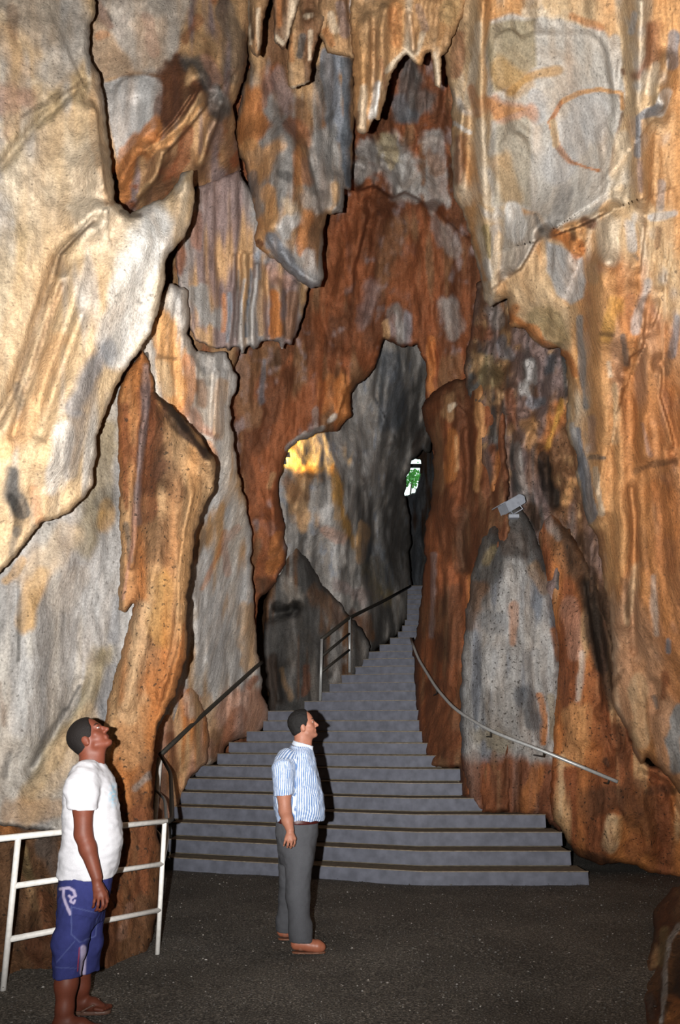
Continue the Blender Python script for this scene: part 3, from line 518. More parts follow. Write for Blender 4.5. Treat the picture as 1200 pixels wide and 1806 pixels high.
# 10. right of the passage
form(rock('flowstone_column',
    [(742, 720), (765, 690), (800, 670), (850, 660), (890, 720), (900, 900), (900, 1430), (850, 1436), (846, 1406), (815, 1408), (812, 1380), (810, 1354), (755, 1356), (745, 1320), (738, 1277), (734, 1230), (730, 1190), (732, 1162), (728, 1137), (737, 1111), (740, 1086), (747, 1009), (751, 984), (748, 958), (750, 923), (759, 902), (764, 846), (764, 782), (752, 760)],
    [(760, 720, 12.6), (830, 700, 11.6), (770, 850, 12.6), (850, 850, 11.2), (755, 1000, 12.9), (840, 1000, 11.0), (735, 1180, 13.2), (800, 1180, 11.6), (745, 1310, 12.0), (760, 1350, 11.4), (810, 1355, 10.9), (846, 1430, 10.3), (890, 1400, 10.3), (790, 950, 11.7)],
    ('rust', 'drust', 'brown'),
    paint=[('tan', .6, 16, .8, [(795, 705), (790, 730)]), ('cream', .8, 6, .6, [(795, 722), (803, 715)]), ('drust', .7, 16, .8, [(775, 700), (785, 690)]), ('orange', .75, 16, .8, [(800, 770), (795, 840)]), ('tan', .5, 6, .8, [(804, 770), (806, 830)]), ('lorange', .6, 9, .8, [(842, 680), (848, 760), (842, 860)]), ('brown', .7, 14, .8, [(775, 760), (772, 850)]), ('drust', .7, 24, .8, [(780, 870), (790, 960)]), ('dbrown', .6, 14, .8, [(820, 900), (812, 1000)]), ('mauve', .7, 6, .7, [(766, 980), (763, 1060), (760, 1120)]), ('orange', .6, 10, .8, [(832, 1020), (826, 1100)]), ('dbrown', .6, 22, .8, [(800, 1050), (790, 1150)]), ('drust', .7, 30, .8, [(770, 1220), (790, 1320)]), ('brown', .5, 18, .8, [(820, 1180), (815, 1280)]), ('rust', .8, 24, .8, [(840, 1330), (845, 1400)]), ('drust', .6, 12, .8, [(820, 1340), (815, 1400)])],
    ridges=[(0.4, 26, [(795, 720), (800, 800), (795, 900)]), (-0.2, 10, [(828, 760), (826, 900), (820, 1000)]), (0.25, 14, [(765, 980), (762, 1110)]), (0.3, 24, [(790, 1000), (790, 1200)]), (0.25, 14, [(843, 700), (845, 860)])],
    steps=[(0.15, 20, [(760, 700), (790, 690), (815, 720), (842, 740)][::-1])],
    flute=(0.10, 3.0, 0.14), lump=(0.2, 0.9), fine=(0.03, 6), roll=(22, 0.8), seed=131, gain=1.6), 'rust brown flowstone column on the right edge of the passage')
wall(rock('wall_right_recess',
    [(840, 500), (880, 480), (1010, 560), (1060, 640), (1100, 1000), (1110, 1330), (900, 1330), (860, 900), (842, 740), (822, 690), (818, 640), (835, 570)],
    [(800, 500, 11.6), (1000, 620, 10.2), (850, 700, 11.2), (930, 700, 10.7), (1020, 900, 10.2), (880, 850, 11.0), (1000, 1300, 10.6), (760, 620, 12.3), (950, 900, 10.8)],
    ('brown', 'mauve', 'dgrey', 'tan'),
    paint=[('grey', .7, 22, .8, [(800, 560), (800, 590)]), ('olive', .6, 26, .8, [(850, 640), (860, 670)]), ('tan', .7, 14, .8, [(845, 630), (840, 650)]), ('rust', .6, 16, .8, [(830, 590), (860, 580)]), ('bgrey', .7, 12, .7, [(888, 600), (893, 625)]), ('lgrey', .8, 14, .6, [(935, 640), (938, 670), (925, 690)]), ('lgrey', .8, 5, .6, [(928, 670), (931, 696)]), ('brown', .7, 8, .6, [(943, 680), (945, 695)]),
           ('slate', .7, 18, .8, [(975, 630), (970, 650)]), ('mauve', .7, 20, .8, [(975, 670), (965, 690)]), ('bgrey', .7, 14, .8, [(955, 705), (935, 712)]), ('orange', .75, 22, .8, [(985, 720), (975, 760), (960, 790)]), ('ochre', .8, 10, .8, [(990, 710), (970, 785)]), ('lorange', .7, 18, .8, [(935, 750), (930, 790)]), ('rust', .7, 14, .8, [(870, 790), (880, 840)]), ('orange', .7, 12, .8, [(880, 800), (872, 870)]), ('rust', .6, 12, .8, [(900, 700), (905, 760)]), ('tan', .5, 8, .8, [(860, 690), (860, 760)]), ('tan', .5, 8, .8, [(905, 760), (900, 770)]),
           ('black', .85, 18, .7, [(960, 810), (965, 850), (975, 880)]), ('black', .6, 12, .8, [(950, 785), (965, 800)]), ('grey', .7, 12, .8, [(910, 790), (918, 850), (925, 880)]), ('dgrey', .7, 10, .8, [(905, 830), (910, 860)]), ('grey', .5, 12, .8, [(870, 545), (880, 570)]), ('tan', .6, 9, .8, [(1010, 700), (1005, 660)]), ('lorange', .6, 14, .8, [(1010, 850), (1000, 880)]), ('brown', .6, 14, .9, [(995, 800), (990, 850)]), ('dbrown', .8, 20, .8, [(935, 900), (950, 930)]), ('black', .6, 20, .8, [(1040, 1020), (1060, 1090), (1065, 1140)]), ('dbrown', .7, 30, .8, [(1020, 970), (1050, 1080)])],
    ridges=[(0.3, 20, [(855, 640), (860, 670)]), (0.3, 16, [(890, 600), (885, 625)]), (0.35, 12, [(935, 640), (935, 680)]), (-0.3, 12, [(945, 685), (955, 700)]), (0.3, 18, [(925, 760), (915, 800)]), (0.25, 12, [(880, 700), (875, 760)]), (0.25, 10, [(905, 690), (908, 760)]), (0.3, 12, [(870, 800), (876, 860)]), (-0.35, 20, [(965, 830), (970, 880)]), (0.3, 20, [(980, 640), (985, 700)]), (0.25, 12, [(912, 800), (920, 870)]), (0.3, 16, [(800, 620), (810, 680)])],
    flute=(0.12, 3.0, 0.4), lump=(0.36, 2.0), fine=(0.07, 5), roll=(16, 0.4), seed=141, gain=1.5, mat=ROCK_ROUGH), 'knobbly dark recess between the passage column and the right wall')
form(rock('stalagmite',
    [(880, 892), (900, 884), (916, 893), (928, 908), (942, 935), (956, 968), (968, 1000), (978, 1050), (990, 1110), (993, 1200), (996, 1300), (1000, 1420), (990, 1470), (962, 1445), (850, 1440), (820, 1410), (814, 1330), (812, 1220), (818, 1130), (826, 1060), (836, 1000), (850, 950), (864, 915)],
    [(900, 895, 10.6), (840, 1000, 10.6), (900, 1000, 10.1), (965, 1000, 10.5), (815, 1250, 10.6), (900, 1250, 9.85), (985, 1250, 10.3), (830, 1410, 10.5), (900, 1420, 10.3), (985, 1440, 10.2)],
    ('grey', 'lgrey', 'bgrey'),
    paint=[('dgrey', .9, 8, 'poly', [(840, 880), (930, 880), (960, 960), (975, 1040), (950, 1010), (925, 985), (905, 985), (885, 1010), (860, 1060), (835, 1090), (820, 1060)]), ('dbrown', .6, 22, .9, [(880, 930), (900, 960)]), ('black', .6, 14, .9, [(885, 930), (875, 960)]), ('dbrown', .5, 16, .9, [(910, 930), (925, 970)]), ('olive', .5, 12, .9, [(870, 965), (860, 990)]), ('tan', .5, 14, .9, [(945, 1000), (960, 1040)]), ('brown', .6, 20, .8, [(845, 1040), (830, 1100)]), ('lgrey', .7, 22, .8, [(900, 1030), (880, 1120), (860, 1200)]), ('slate', .5, 20, .8, [(850, 1090), (880, 1100)]), ('pale', .5, 14, .8, [(935, 1080), (940, 1140)]),
           ('orange', .5, 9, .8, [(905, 1070), (905, 1130)]), ('orange', .7, 9, .7, [(975, 1110), (980, 1160)]), ('orange', .85, 6, .6, [(952, 1230), (958, 1270), (956, 1310)]), ('slate', .7, 20, .8, [(925, 1220), (935, 1270)]), ('olive', .6, 8, .8, [(970, 1230), (975, 1300)]), ('olive', .4, 22, .9, [(850, 1300), (890, 1320)]), ('rust', .95, 12, 'poly', [(800, 1330), (850, 1345), (900, 1335), (950, 1345), (1005, 1330), (1010, 1480), (800, 1480)]), ('orange', .6, 20, .8, [(950, 1360), (930, 1420)]), ('brown', .6, 10, .8, [(870, 1330), (875, 1410)]), ('drust', .7, 8, .7, [(917, 1350), (915, 1430)]), ('drust', .5, 20, .8, [(840, 1340), (835, 1400)])],
    ridges=[(0.25, 40, [(900, 960), (900, 1150)]), (-0.1, 8, [(940, 1150), (952, 1300)]), (0.12, 14, [(965, 1060), (978, 1180)]), (0.1, 20, [(860, 1150), (850, 1300)]), (-0.08, 6, [(918, 1330), (915, 1440)])],
    flute=(0.05, 2.6, 0.25), lump=(0.16, 1.1), fine=(0.03, 8), roll=(44, 0.7), seed=151, gain=1.2, mat=ROCK_ROUGH), 'tall grey stalagmite mound with a dark crusted tip, right of the stairs')
form(rock('rust_buttress',
    [(945, 930), (960, 912), (975, 905), (1000, 930), (1030, 975), (1060, 1040), (1085, 1150), (1110, 1290), (1130, 1340), (1180, 1360), (1290, 1340), (1580, 1330), (1580, 1660), (1290, 1566), (1190, 1548), (1150, 1540), (1110, 1522), (1060, 1526), (1020, 1512), (1004, 1490), (993, 1470), (968, 1430), (975, 1300), (985, 1150), (965, 1040)],
    [(960, 930, 10.5), (1010, 1000, 10.2), (985, 1100, 10.3), (1030, 1150, 9.95), (1080, 1250, 9.7), (990, 1300, 10.1), (1040, 1330, 9.7), (1000, 1480, 10.0), (1100, 1420, 9.4), (1100, 1515, 9.75), (1180, 1380, 9.2), (1190, 1540, 9.7), (1290, 1500, 9.2), (1570, 1400, 6.9), (1570, 1640, 7.1)],
    ('orange', 'rust', 'tan'),
    paint=[('brown', .7, 24, .8, [(980, 950), (1010, 1000)]), ('grey', .6, 12, .8, [(970, 920), (985, 950)]), ('dbrown', .95, 6, 'poly', [(975, 915), (1000, 930), (1035, 975), (1062, 1030), (1082, 1130), (1095, 1250), (1070, 1240), (1045, 1180), (1030, 1120), (1022, 1050), (1000, 990)]), ('black', .7, 18, .8, [(1040, 1030), (1050, 1100), (1062, 1180)]), ('dbrown', .7, 12, .8, [(1065, 1200), (1075, 1250)]), ('pink', .6, 16, .8, [(1005, 1060), (1015, 1150)]), ('pale', .5, 7, .8, [(1025, 1150), (1020, 1235)]), ('lorange', .6, 24, .8, [(1020, 1260), (1015, 1340)]), ('sand', .6, 8, .8, [(993, 1340), (993, 1440)]), ('rust', .6, 18, .8, [(1045, 1200), (1055, 1300)]), ('black', .7, 8, .7, [(1066, 1345), (1070, 1352)]), ('drust', .7, 22, .8, [(1090, 1290), (1095, 1340)]), ('dbrown', .6, 30, .8, [(1050, 1420), (1090, 1400), (1110, 1430)]), ('sand', .85, 18, .8, [(1082, 1445), (1075, 1490)]), ('lorange', .5, 10, .8, [(1090, 1440), (1090, 1480)]), ('drust', .7, 30, .8, [(1120, 1380), (1150, 1470)]), ('rust', .7, 26, .8, [(1150, 1500), (1120, 1500)]), ('drust', .5, 24, .9, [(1030, 1440), (1050, 1500)]), ('dbrown', .7, 10, .8, [(1010, 1500), (1080, 1522)]), ('black', .5, 10, .8, [(1140, 1390), (1190, 1400)]), ('rust', .6, 20, .8, [(1160, 1360), (1190, 1380)])],
    ridges=[(0.2, 22, [(1010, 1080), (1020, 1300)]), (-0.15, 10, [(1050, 1080), (1072, 1220), (1085, 1320)]), (0.2, 26, [(1080, 1440), (1075, 1490)]), (-0.15, 12, [(1058, 1330), (1070, 1350)]), (0.15, 16, [(1120, 1400), (1150, 1500)]), (-0.12, 8, [(1130, 1360), (1170, 1385), (1200, 1440)])],
    steps=[(0.25, 40, [(1030, 1010), (1042, 1100), (1056, 1180), (1062, 1260)])],
    flute=(0.06, 2.6, 0.3), lump=(0.16, 1.3), fine=(0.035, 7), roll=(24, 0.5), seed=161, gain=1.6, mat=ROCK_ROUGH), 'rust orange buttress at the foot of the right wall')

# 11. right wall
wall(rock('wall_right',
    [(745, -160), (1580, -160), (1580, 1460), (1330, 1420), (1200, 1400), (1180, 1370), (1140, 1336), (1130, 1350), (1119, 1327), (1107, 1285), (1080, 1247), (1081, 1167), (1074, 1067), (1062, 1000), (1053, 945), (1040, 927), (1023, 867), (1016, 800), (1000, 767), (1001, 727), (1003, 687), (997, 633), (987, 617), (957, 613), (940, 598), (923, 580), (899, 577), (896, 526), (868, 538), (863, 545), (857, 531), (850, 498), (843, 467), (827, 410), (815, 367), (800, 350), (797, 253), (797, 173), (785, 110), (775, 40)],
    [(780, 0, 6.3), (1000, 0, 5.5), (1250, 0, 4.9), (800, 250, 7.3), (950, 200, 6.4), (1150, 250, 5.9), (840, 430, 8.2), (920, 500, 7.8), (1060, 500, 7.1), (1200, 600, 6.6), (1000, 650, 8.3), (1050, 900, 8.5), (1150, 900, 7.7), (1250, 1000, 6.9), (1090, 1200, 9.0), (1140, 1330, 9.0), (1200, 1350, 8.6), (1320, 1350, 7.8), (1560, 0, 4.2), (1560, 700, 5.2), (1560, 1350, 6.2)],
    ('sand', 'lorange', 'cream', 'pale'), calm=[(62, [(950, 110), (1020, 110), (1030, 180), (960, 190)]), (64, [(1000, 250), (1010, 320), (950, 330)]), (32, [(900, 80), (900, 130)]), (34, [(905, 270), (905, 340)]), (26, [(1000, 420), (995, 510)])],
    paint=[('orange', .72, 24, 'poly', [(1030, 470), (1080, 440), (1130, 480), (1165, 560), (1260, 600), (1260, 1420), (1120, 1360), (1090, 1230), (1080, 1050), (1050, 900), (1045, 700)]), ('lorange', .5, 16, 'poly', [(1105, 210), (1210, 230), (1210, 360), (1120, 360)]), ('lorange', .7, 34, .8, [(1060, 500), (1065, 800), (1085, 1000)]), ('orange', .6, 60, .9, [(1200, 700), (1200, 1200)]), ('rust', .35, 30, .9, [(1170, 850), (1180, 1000)]),
           ('panel', 1, 4, 'poly', [(868, 32), (905, 24), (950, 30), (1010, 36), (1060, 52), (1085, 75), (1098, 120), (1104, 165), (1098, 215), (1082, 262), (1076, 310), (1074, 352), (1040, 378), (1000, 392), (968, 402), (952, 372), (905, 364), (868, 362), (862, 290), (870, 210), (930, 200), (900, 190), (862, 165), (858, 90)]),
           ('panel', .9, 7, 'poly', [(890, 385), (950, 372), (968, 408), (945, 430), (925, 470), (896, 492), (880, 500), (884, 440)]), ('sand', .8, 5, 'poly', [(896, 496), (945, 440), (960, 470), (985, 525), (1005, 545), (1012, 600), (1000, 632), (985, 612), (958, 606), (930, 575), (898, 560)]),
           ('lgrey', 1, 3, 'poly', [(962, 418), (985, 430), (1008, 448), (1026, 455), (1034, 500), (1030, 528), (1008, 542), (985, 520), (965, 470)]),
           ('olive', .7, 4, 'poly', [(866, 38), (946, 32), (946, 120), (905, 148), (872, 160), (860, 90)]), ('olive', .4, 5, 'poly', [(876, 215), (936, 215), (938, 362), (872, 360)]),
           ('ochre', .45, 34, .7, [(890, 120), (915, 150)]), ('ochre', .4, 30, .8, [(885, 290), (905, 345)]), ('lgrey', .85, 24, .5, [(945, 180), (945, 200)]), ('lgrey', .8, 44, .6, [(1025, 230), (1040, 190), (990, 290)]), ('grey', .6, 20, .7, [(1000, 340), (990, 380), (970, 400)]),
           ('olive', .6, 30, .8, [(950, 560), (985, 590)]), ('orange', .85, 9, .6, [(900, 560), (935, 580), (960, 608), (1000, 622), (1015, 660)]), ('orange', .7, 14, .8, [(910, 545), (900, 570)]),
           ('lorange', .85, 6, .6, [(988, 182), (1020, 165), (1060, 158), (1098, 163), (1100, 190)]), ('orange', .8, 5, .6, [(985, 185), (965, 215), (985, 260), (1010, 290), (1055, 302)]), ('sand', .9, 7, .6, [(970, 215), (980, 255)]), ('brown', .6, 4, .7, [(1100, 200), (1085, 260), (1075, 310)]), ('orange', .6, 22, .8, [(870, 180), (890, 200), (930, 205)]), ('ochre', .6, 12, .8, [(900, 160), (930, 140), (980, 125)]),
           ('cream', .8, 12, .8, [(845, 40), (838, 110), (820, 190)]), ('rust', .6, 14, .8, [(810, 60), (806, 130)]), ('orange', .6, 10, .8, [(830, 160), (842, 200)]), ('cream', .85, 12, .7, [(850, 220), (850, 300), (860, 350)]), ('rust', .6, 14, .8, [(812, 250), (810, 320)]), ('white', .8, 4, .6, [(800, 222), (830, 238)]), ('cream', .7, 12, .8, [(930, 20), (1000, 30)]), ('sand', .7, 14, .8, [(960, 5), (1030, 40)]), ('orange', .6, 10, .8, [(1010, 30), (1060, 50)]),
           ('white', .95, 22, .6, [(905, 375), (908, 410)]), ('dgrey', .6, 6, .8, [(945, 375), (955, 405)]), ('lorange', .8, 10, .7, [(830, 370), (840, 430), (855, 490)]), ('olive', .8, 10, .8, [(858, 400), (865, 450)]), ('lgrey', .7, 6, .8, [(872, 400), (875, 470)]), ('cream', .7, 8, .8, [(880, 420), (870, 520)]),
           ('orange', .9, 16, .6, [(985, 410), (1010, 430), (1020, 445)]), ('drust', .8, 12, .7, [(1030, 390), (1040, 395)]), ('dbrown', .7, 6, .7, [(1010, 400), (1012, 420)]), ('tan', .8, 18, .7, [(1045, 490), (1040, 470)]), ('cream', .8, 20, .8, [(1070, 400), (1075, 460)]), ('lgrey', .7, 12, .8, [(1110, 400), (1115, 440)]), ('dgrey', .6, 6, .8, [(1118, 455), (1122, 460)]),
           ('pale', .8, 14, .7, [(1085, 70), (1090, 110)]), ('rust', .7, 20, .8, [(1145, 40), (1150, 90), (1130, 130)]), ('cream', .7, 10, .8, [(1160, 110), (1150, 160)]), ('bgrey', .85, 12, .7, [(1192, 60), (1190, 110)]), ('lgrey', .8, 10, .7, [(1120, 20), (1115, 50)]), ('white', .9, 9, .7, [(1180, 160), (1165, 195)]), ('bgrey', .8, 9, .7, [(1165, 190), (1130, 210), (1128, 280)]), ('mauve', .7, 8, .8, [(1130, 290), (1128, 340)]), ('drust', .7, 5, .7, [(1101, 122), (1103, 128)]), ('cream', .6, 26, .8, [(1100, 250), (1090, 340)]), ('lorange', .7, 18, .8, [(1160, 250), (1155, 340)]), ('bgrey', .7, 8, .8, [(1170, 320), (1165, 360)]), ('lgrey', .8, 8, .7, [(1145, 380), (1190, 370)]), ('drust', .6, 8, .8, [(1160, 400), (1158, 430)]),
           ('ochre', .6, 22, .8, [(1085, 540), (1075, 590)]), ('rust', .5, 12, .8, [(1110, 530), (1115, 580)]), ('cream', .7, 9, .8, [(1075, 640), (1078, 665)]), ('dgrey', .7, 9, .7, [(1100, 590), (1105, 640)]), ('dbrown', .6, 8, .8, [(1065, 585), (1085, 588)]), ('grey', .8, 9, .6, [(1028, 560), (1030, 640), (1032, 720)]), ('bgrey', .9, 11, .5, [(1020, 760), (1030, 840), (1042, 910)]), ('lgrey', .7, 7, .7, [(1012, 750), (1020, 800)]), ('mauve', .5, 10, .8, [(1040, 740), (1045, 790)]), ('sand', .6, 10, .8, [(1085, 680), (1080, 780)]), ('lorange', .6, 14, .8, [(1065, 640), (1065, 780)]), ('mauve', .5, 8, .8, [(1135, 750), (1145, 800)]), ('lgrey', .6, 12, .8, [(1120, 580), (1140, 500)]), ('bgrey', .7, 10, .8, [(1195, 560), (1188, 630)]), ('orange', .7, 16, .8, [(1190, 700), (1195, 770)]), ('brown', .6, 9, .8, [(1180, 630), (1178, 660)]),
           ('dgrey', .7, 7, .7, [(1042, 805), (1065, 810)]), ('cream', .7, 6, .7, [(1050, 830), (1062, 910)]), ('rust', .5, 14, .8, [(1055, 950), (1062, 1000)]), ('orange', .6, 30, .8, [(1160, 860), (1180, 930)]), ('brown', .4, 12, .9, [(1130, 930), (1140, 1000)]), ('dbrown', .5, 8, .9, [(1120, 830), (1150, 815), (1190, 810)]), ('sand', .6, 16, .8, [(1120, 1000), (1110, 1100)]), ('brown', .6, 12, .8, [(1105, 1020), (1112, 1090)]), ('brown', .5, 10, .9, [(1140, 1080), (1145, 1140)]), ('pale', .5, 8, .9, [(1155, 1020), (1160, 1120)]), ('rust', .7, 12, .8, [(1172, 1190), (1168, 1230)]), ('dgrey', .7, 8, .8, [(1155, 1230), (1160, 1250)]), ('sand', .6, 20, .8, [(1125, 1200), (1130, 1300)]), ('brown', .5, 10, .8, [(1100, 1180), (1090, 1200)]), ('grey', .95, 22, .5, [(1195, 1260), (1190, 1310), (1200, 1350)]), ('bgrey', .8, 6, .7, [(1180, 1130), (1178, 1150)])],
    ridges=[(0.25, 14, [(850, 0), (850, 150), (855, 350), (865, 510)]), (0.2, 10, [(815, 200), (808, 330)]), (-0.12, 60, [(980, 130), (980, 300)]), (0.03, 5, [(985, 185), (1060, 160), (1100, 165)]), (0.03, 5, [(975, 205), (985, 260), (1020, 292), (1060, 300)]), (0.22, 16, [(1130, 0), (1128, 200), (1128, 350)]), (0.25, 22, [(1085, 530), (1090, 590)]), (0.3, 20, [(1060, 470), (1062, 700), (1060, 900)]), (0.2, 14, [(1090, 680), (1095, 900), (1100, 1100)]), (0.22, 16, [(1140, 600), (1140, 800)]), (-0.14, 8, [(1115, 860), (1122, 1000), (1118, 1150)]), (0.2, 14, [(1180, 100), (1165, 200)]), (0.18, 20, [(1070, 400), (1075, 460)]), (-0.12, 10, [(1155, 1210), (1160, 1250)])],
    steps=[(0.43, 60, [(965, 412), (945, 425), (930, 455), (918, 475), (896, 490)]), (0.26, 110, [(1140, 540), (1134, 600), (1130, 615), (1112, 630), (1105, 660)]), (0.28, 120, [(1168, 640), (1166, 700), (1180, 750), (1192, 800)]), (0.2, 90, [(1168, 520), (1158, 560), (1145, 590)]), (0.2, 90, [(1140, 380), (1132, 450), (1128, 490)]), (0.48, 50, [(1085, 370), (1060, 380), (1020, 400), (960, 420)]), (0.25, 60, [(1178, 160), (1176, 185), (1160, 205)]), (0.38, 30, [(1030, 440), (1024, 455)])],
    flute=(0.08, 2.2, 0.16), lump=(0.14, 0.9), fine=(0.03, 6), roll=(22, 0.55), thick=1.4, seed=171), 'orange and cream flowstone right wall with smooth grey panels')

# 12. stalactites hanging from the roof
def tite(name, poly, Y, base, paint, label, seed, roll=(14, 0.28), ridges=()):
    xs = [p[0] for p in poly]; ys = [p[1] for p in poly]
    top = min(ys); bot = max(ys)
    return form(rock(name, poly, [(min(xs), top, Y), (max(xs), top, Y - 0.05), (min(xs), bot, Y + 0.25), (max(xs), bot, Y + 0.2), (sum(xs) / len(xs), (top + bot) / 2, Y)], base, paint=paint, ridges=ridges,
        flute=(0.07, 5.0, 0.4), lump=(0.06, 2.0), fine=(0.03, 9), roll=roll, jag=(2.5, 9), g=3, seed=seed, thick=0.5), label, 'stalactite', 'stalactites hanging from the roof')
tite('stalactite', [(432, -90), (480, -90), (475, 0), (466, 33), (463, 80), (457, 105), (447, 96), (438, 82), (437, 0)], 5.9, ('tan', 'brown', 'cream'),
     [('dbrown', .8, 5, .7, [(447, 0), (445, 70)]), ('cream', .8, 4, .7, [(440, 10), (441, 80)]), ('cream', .7, 4, .7, [(460, 20), (455, 90)])], 'narrow stalactite farthest left at the top edge', 201)
tite('stalactite', [(478, -90), (540, -90), (530, 0), (526, 14), (514, 48), (506, 80), (498, 90), (484, 74), (481, 0)], 6.0, ('tan', 'brown', 'cream'),
     [('orange', .5, 8, .8, [(495, 0), (495, 50)]), ('cream', .8, 5, .7, [(486, 70), (500, 84)])], 'second stalactite from the left, blunt and fluted', 202)
tite('stalactite', [(500, -60), (590, -60), (575, 40), (563, 62), (555, 90), (550, 112), (548, 143), (534, 152), (516, 158), (507, 147), (508, 97), (512, 60), (520, 20)], 6.2, ('brown', 'tan', 'dgrey'),
     [('dgrey', .8, 8, .7, [(535, 60), (530, 92)]), ('tan', .8, 14, .7, [(525, 110), (530, 140)]), ('cream', .85, 5, .7, [(510, 150), (545, 140)]), ('cream', .8, 4, .7, [(548, 100), (550, 50)]), ('cream', .8, 5, .6, [(540, 26), (552, 22)]), ('orange', .5, 8, .8, [(515, 60), (515, 100)])], 'stubby brown stalactite with a squared tip, third from the left', 203, ridges=[(0.12, 7, [(545, 22), (545, 28)])])
tite('stalactite', [(560, -90), (640, -90), (634, 60), (626, 104), (612, 100), (600, 98), (580, 93), (563, 63), (558, 20)], 6.15, ('tan', 'brown', 'cream'),
     [('mauve', .7, 10, .8, [(600, 10), (605, 60)]), ('orange', .6, 8, .8, [(575, 60), (585, 85)]), ('cream', .6, 8, .8, [(585, 30), (590, 60)]), ('lgrey', .8, 10, .7, [(625, 0), (622, 20)])], 'short wide stalactite between the stubby one and the longest', 204)
tite('stalactite', [(618, -100), (860, -100), (820, 20), (790, 90), (778, 100), (779, 140), (777, 157), (769, 150), (761, 92), (753, 95), (743, 117), (728, 110), (717, 95), (703, 111), (690, 134), (677, 187), (670, 212), (660, 209), (648, 234), (640, 240), (630, 230), (624, 200), (623, 103), (618, 40)], 6.05, ('tan', 'lorange', 'cream'),
     [('white', .85, 9, .7, [(665, 150), (660, 200)]), ('cream', .8, 8, .7, [(640, 150), (642, 230)]), ('brown', .7, 5, .7, [(633, 195), (632, 215)]), ('orange', .6, 14, .8, [(700, 20), (700, 80)]), ('cream', .8, 6, .7, [(680, 130), (715, 92)]), ('rust', .5, 6, .8, [(670, 110), (680, 160)]), ('cream', .7, 6, .7, [(745, 60), (735, 100)]), ('mauve', .5, 8, .8, [(740, 10), (750, 50)]), ('lorange', .6, 10, .8, [(780, 40), (770, 80)]), ('cream', .8, 5, .7, [(765, 95), (775, 150)]), ('olive', .5, 20, .8, [(800, 0), (790, 30)])],
     'longest stalactite, cream with a white dripping tip', 205, roll=(18, 0.3), ridges=[(0.15, 12, [(645, 40), (640, 220)]), (0.15, 10, [(680, 20), (665, 190)]), (-0.12, 6, [(725, 30), (728, 90)]), (-0.1, 6, [(660, 60), (656, 150)])])

# 13. boulder at the right edge, in the foreground
form(rock('boulder',
    [(1480, 1520), (1290, 1530), (1215, 1555), (1185, 1568), (1163, 1592), (1152, 1622), (1152, 1660), (1143, 1685), (1132, 1715), (1126, 1750), (1130, 1790), (1136, 1830), (1140, 1920), (1330, 1980), (1480, 1990)],
    [(1200, 1565, 7.2), (1160, 1620, 7.0), (1290, 1550, 6.7), (1135, 1720, 6.1), (1190, 1700, 5.75), (1135, 1830, 5.0), (1200, 1806, 4.75), (1290, 1700, 5.2), (1150, 1910, 4.3), (1320, 1960, 3.9), (1480, 1560, 6.2), (1470, 1980, 3.8)],
    ('brown', 'dbrown', 'drust'),
    paint=[('drust', .8, 26, .8, [(1180, 1580), (1170, 1630)]), ('tan', .7, 9, .8, [(1160, 1670), (1155, 1700)]), ('lgrey', .8, 5, .7, [(1198, 1630), (1180, 1665), (1172, 1700), (1168, 1770), (1165, 1806)]), ('olive', .5, 10, .8, [(1175, 1640), (1165, 1700)]), ('orange', .6, 16, .8, [(1190, 1770), (1185, 1806)]), ('black', .5, 12, .8, [(1195, 1670), (1195, 1740)]), ('dgrey', .5, 12, .8, [(1145, 1760), (1150, 1800)])],
    ridges=[(0.10, 8, [(1200, 1628), (1178, 1670), (1170, 1780)]), (-0.08, 8, [(1160, 1680), (1158, 1780)])],
    flute=(0.04, 4, 0.6), lump=(0.12, 1.6), fine=(0.03, 8), roll=(26, 0.5), seed=211, mat=ROCK_ROUGH), 'brown boulder cut off by the lower right edge of the picture', 'boulder')
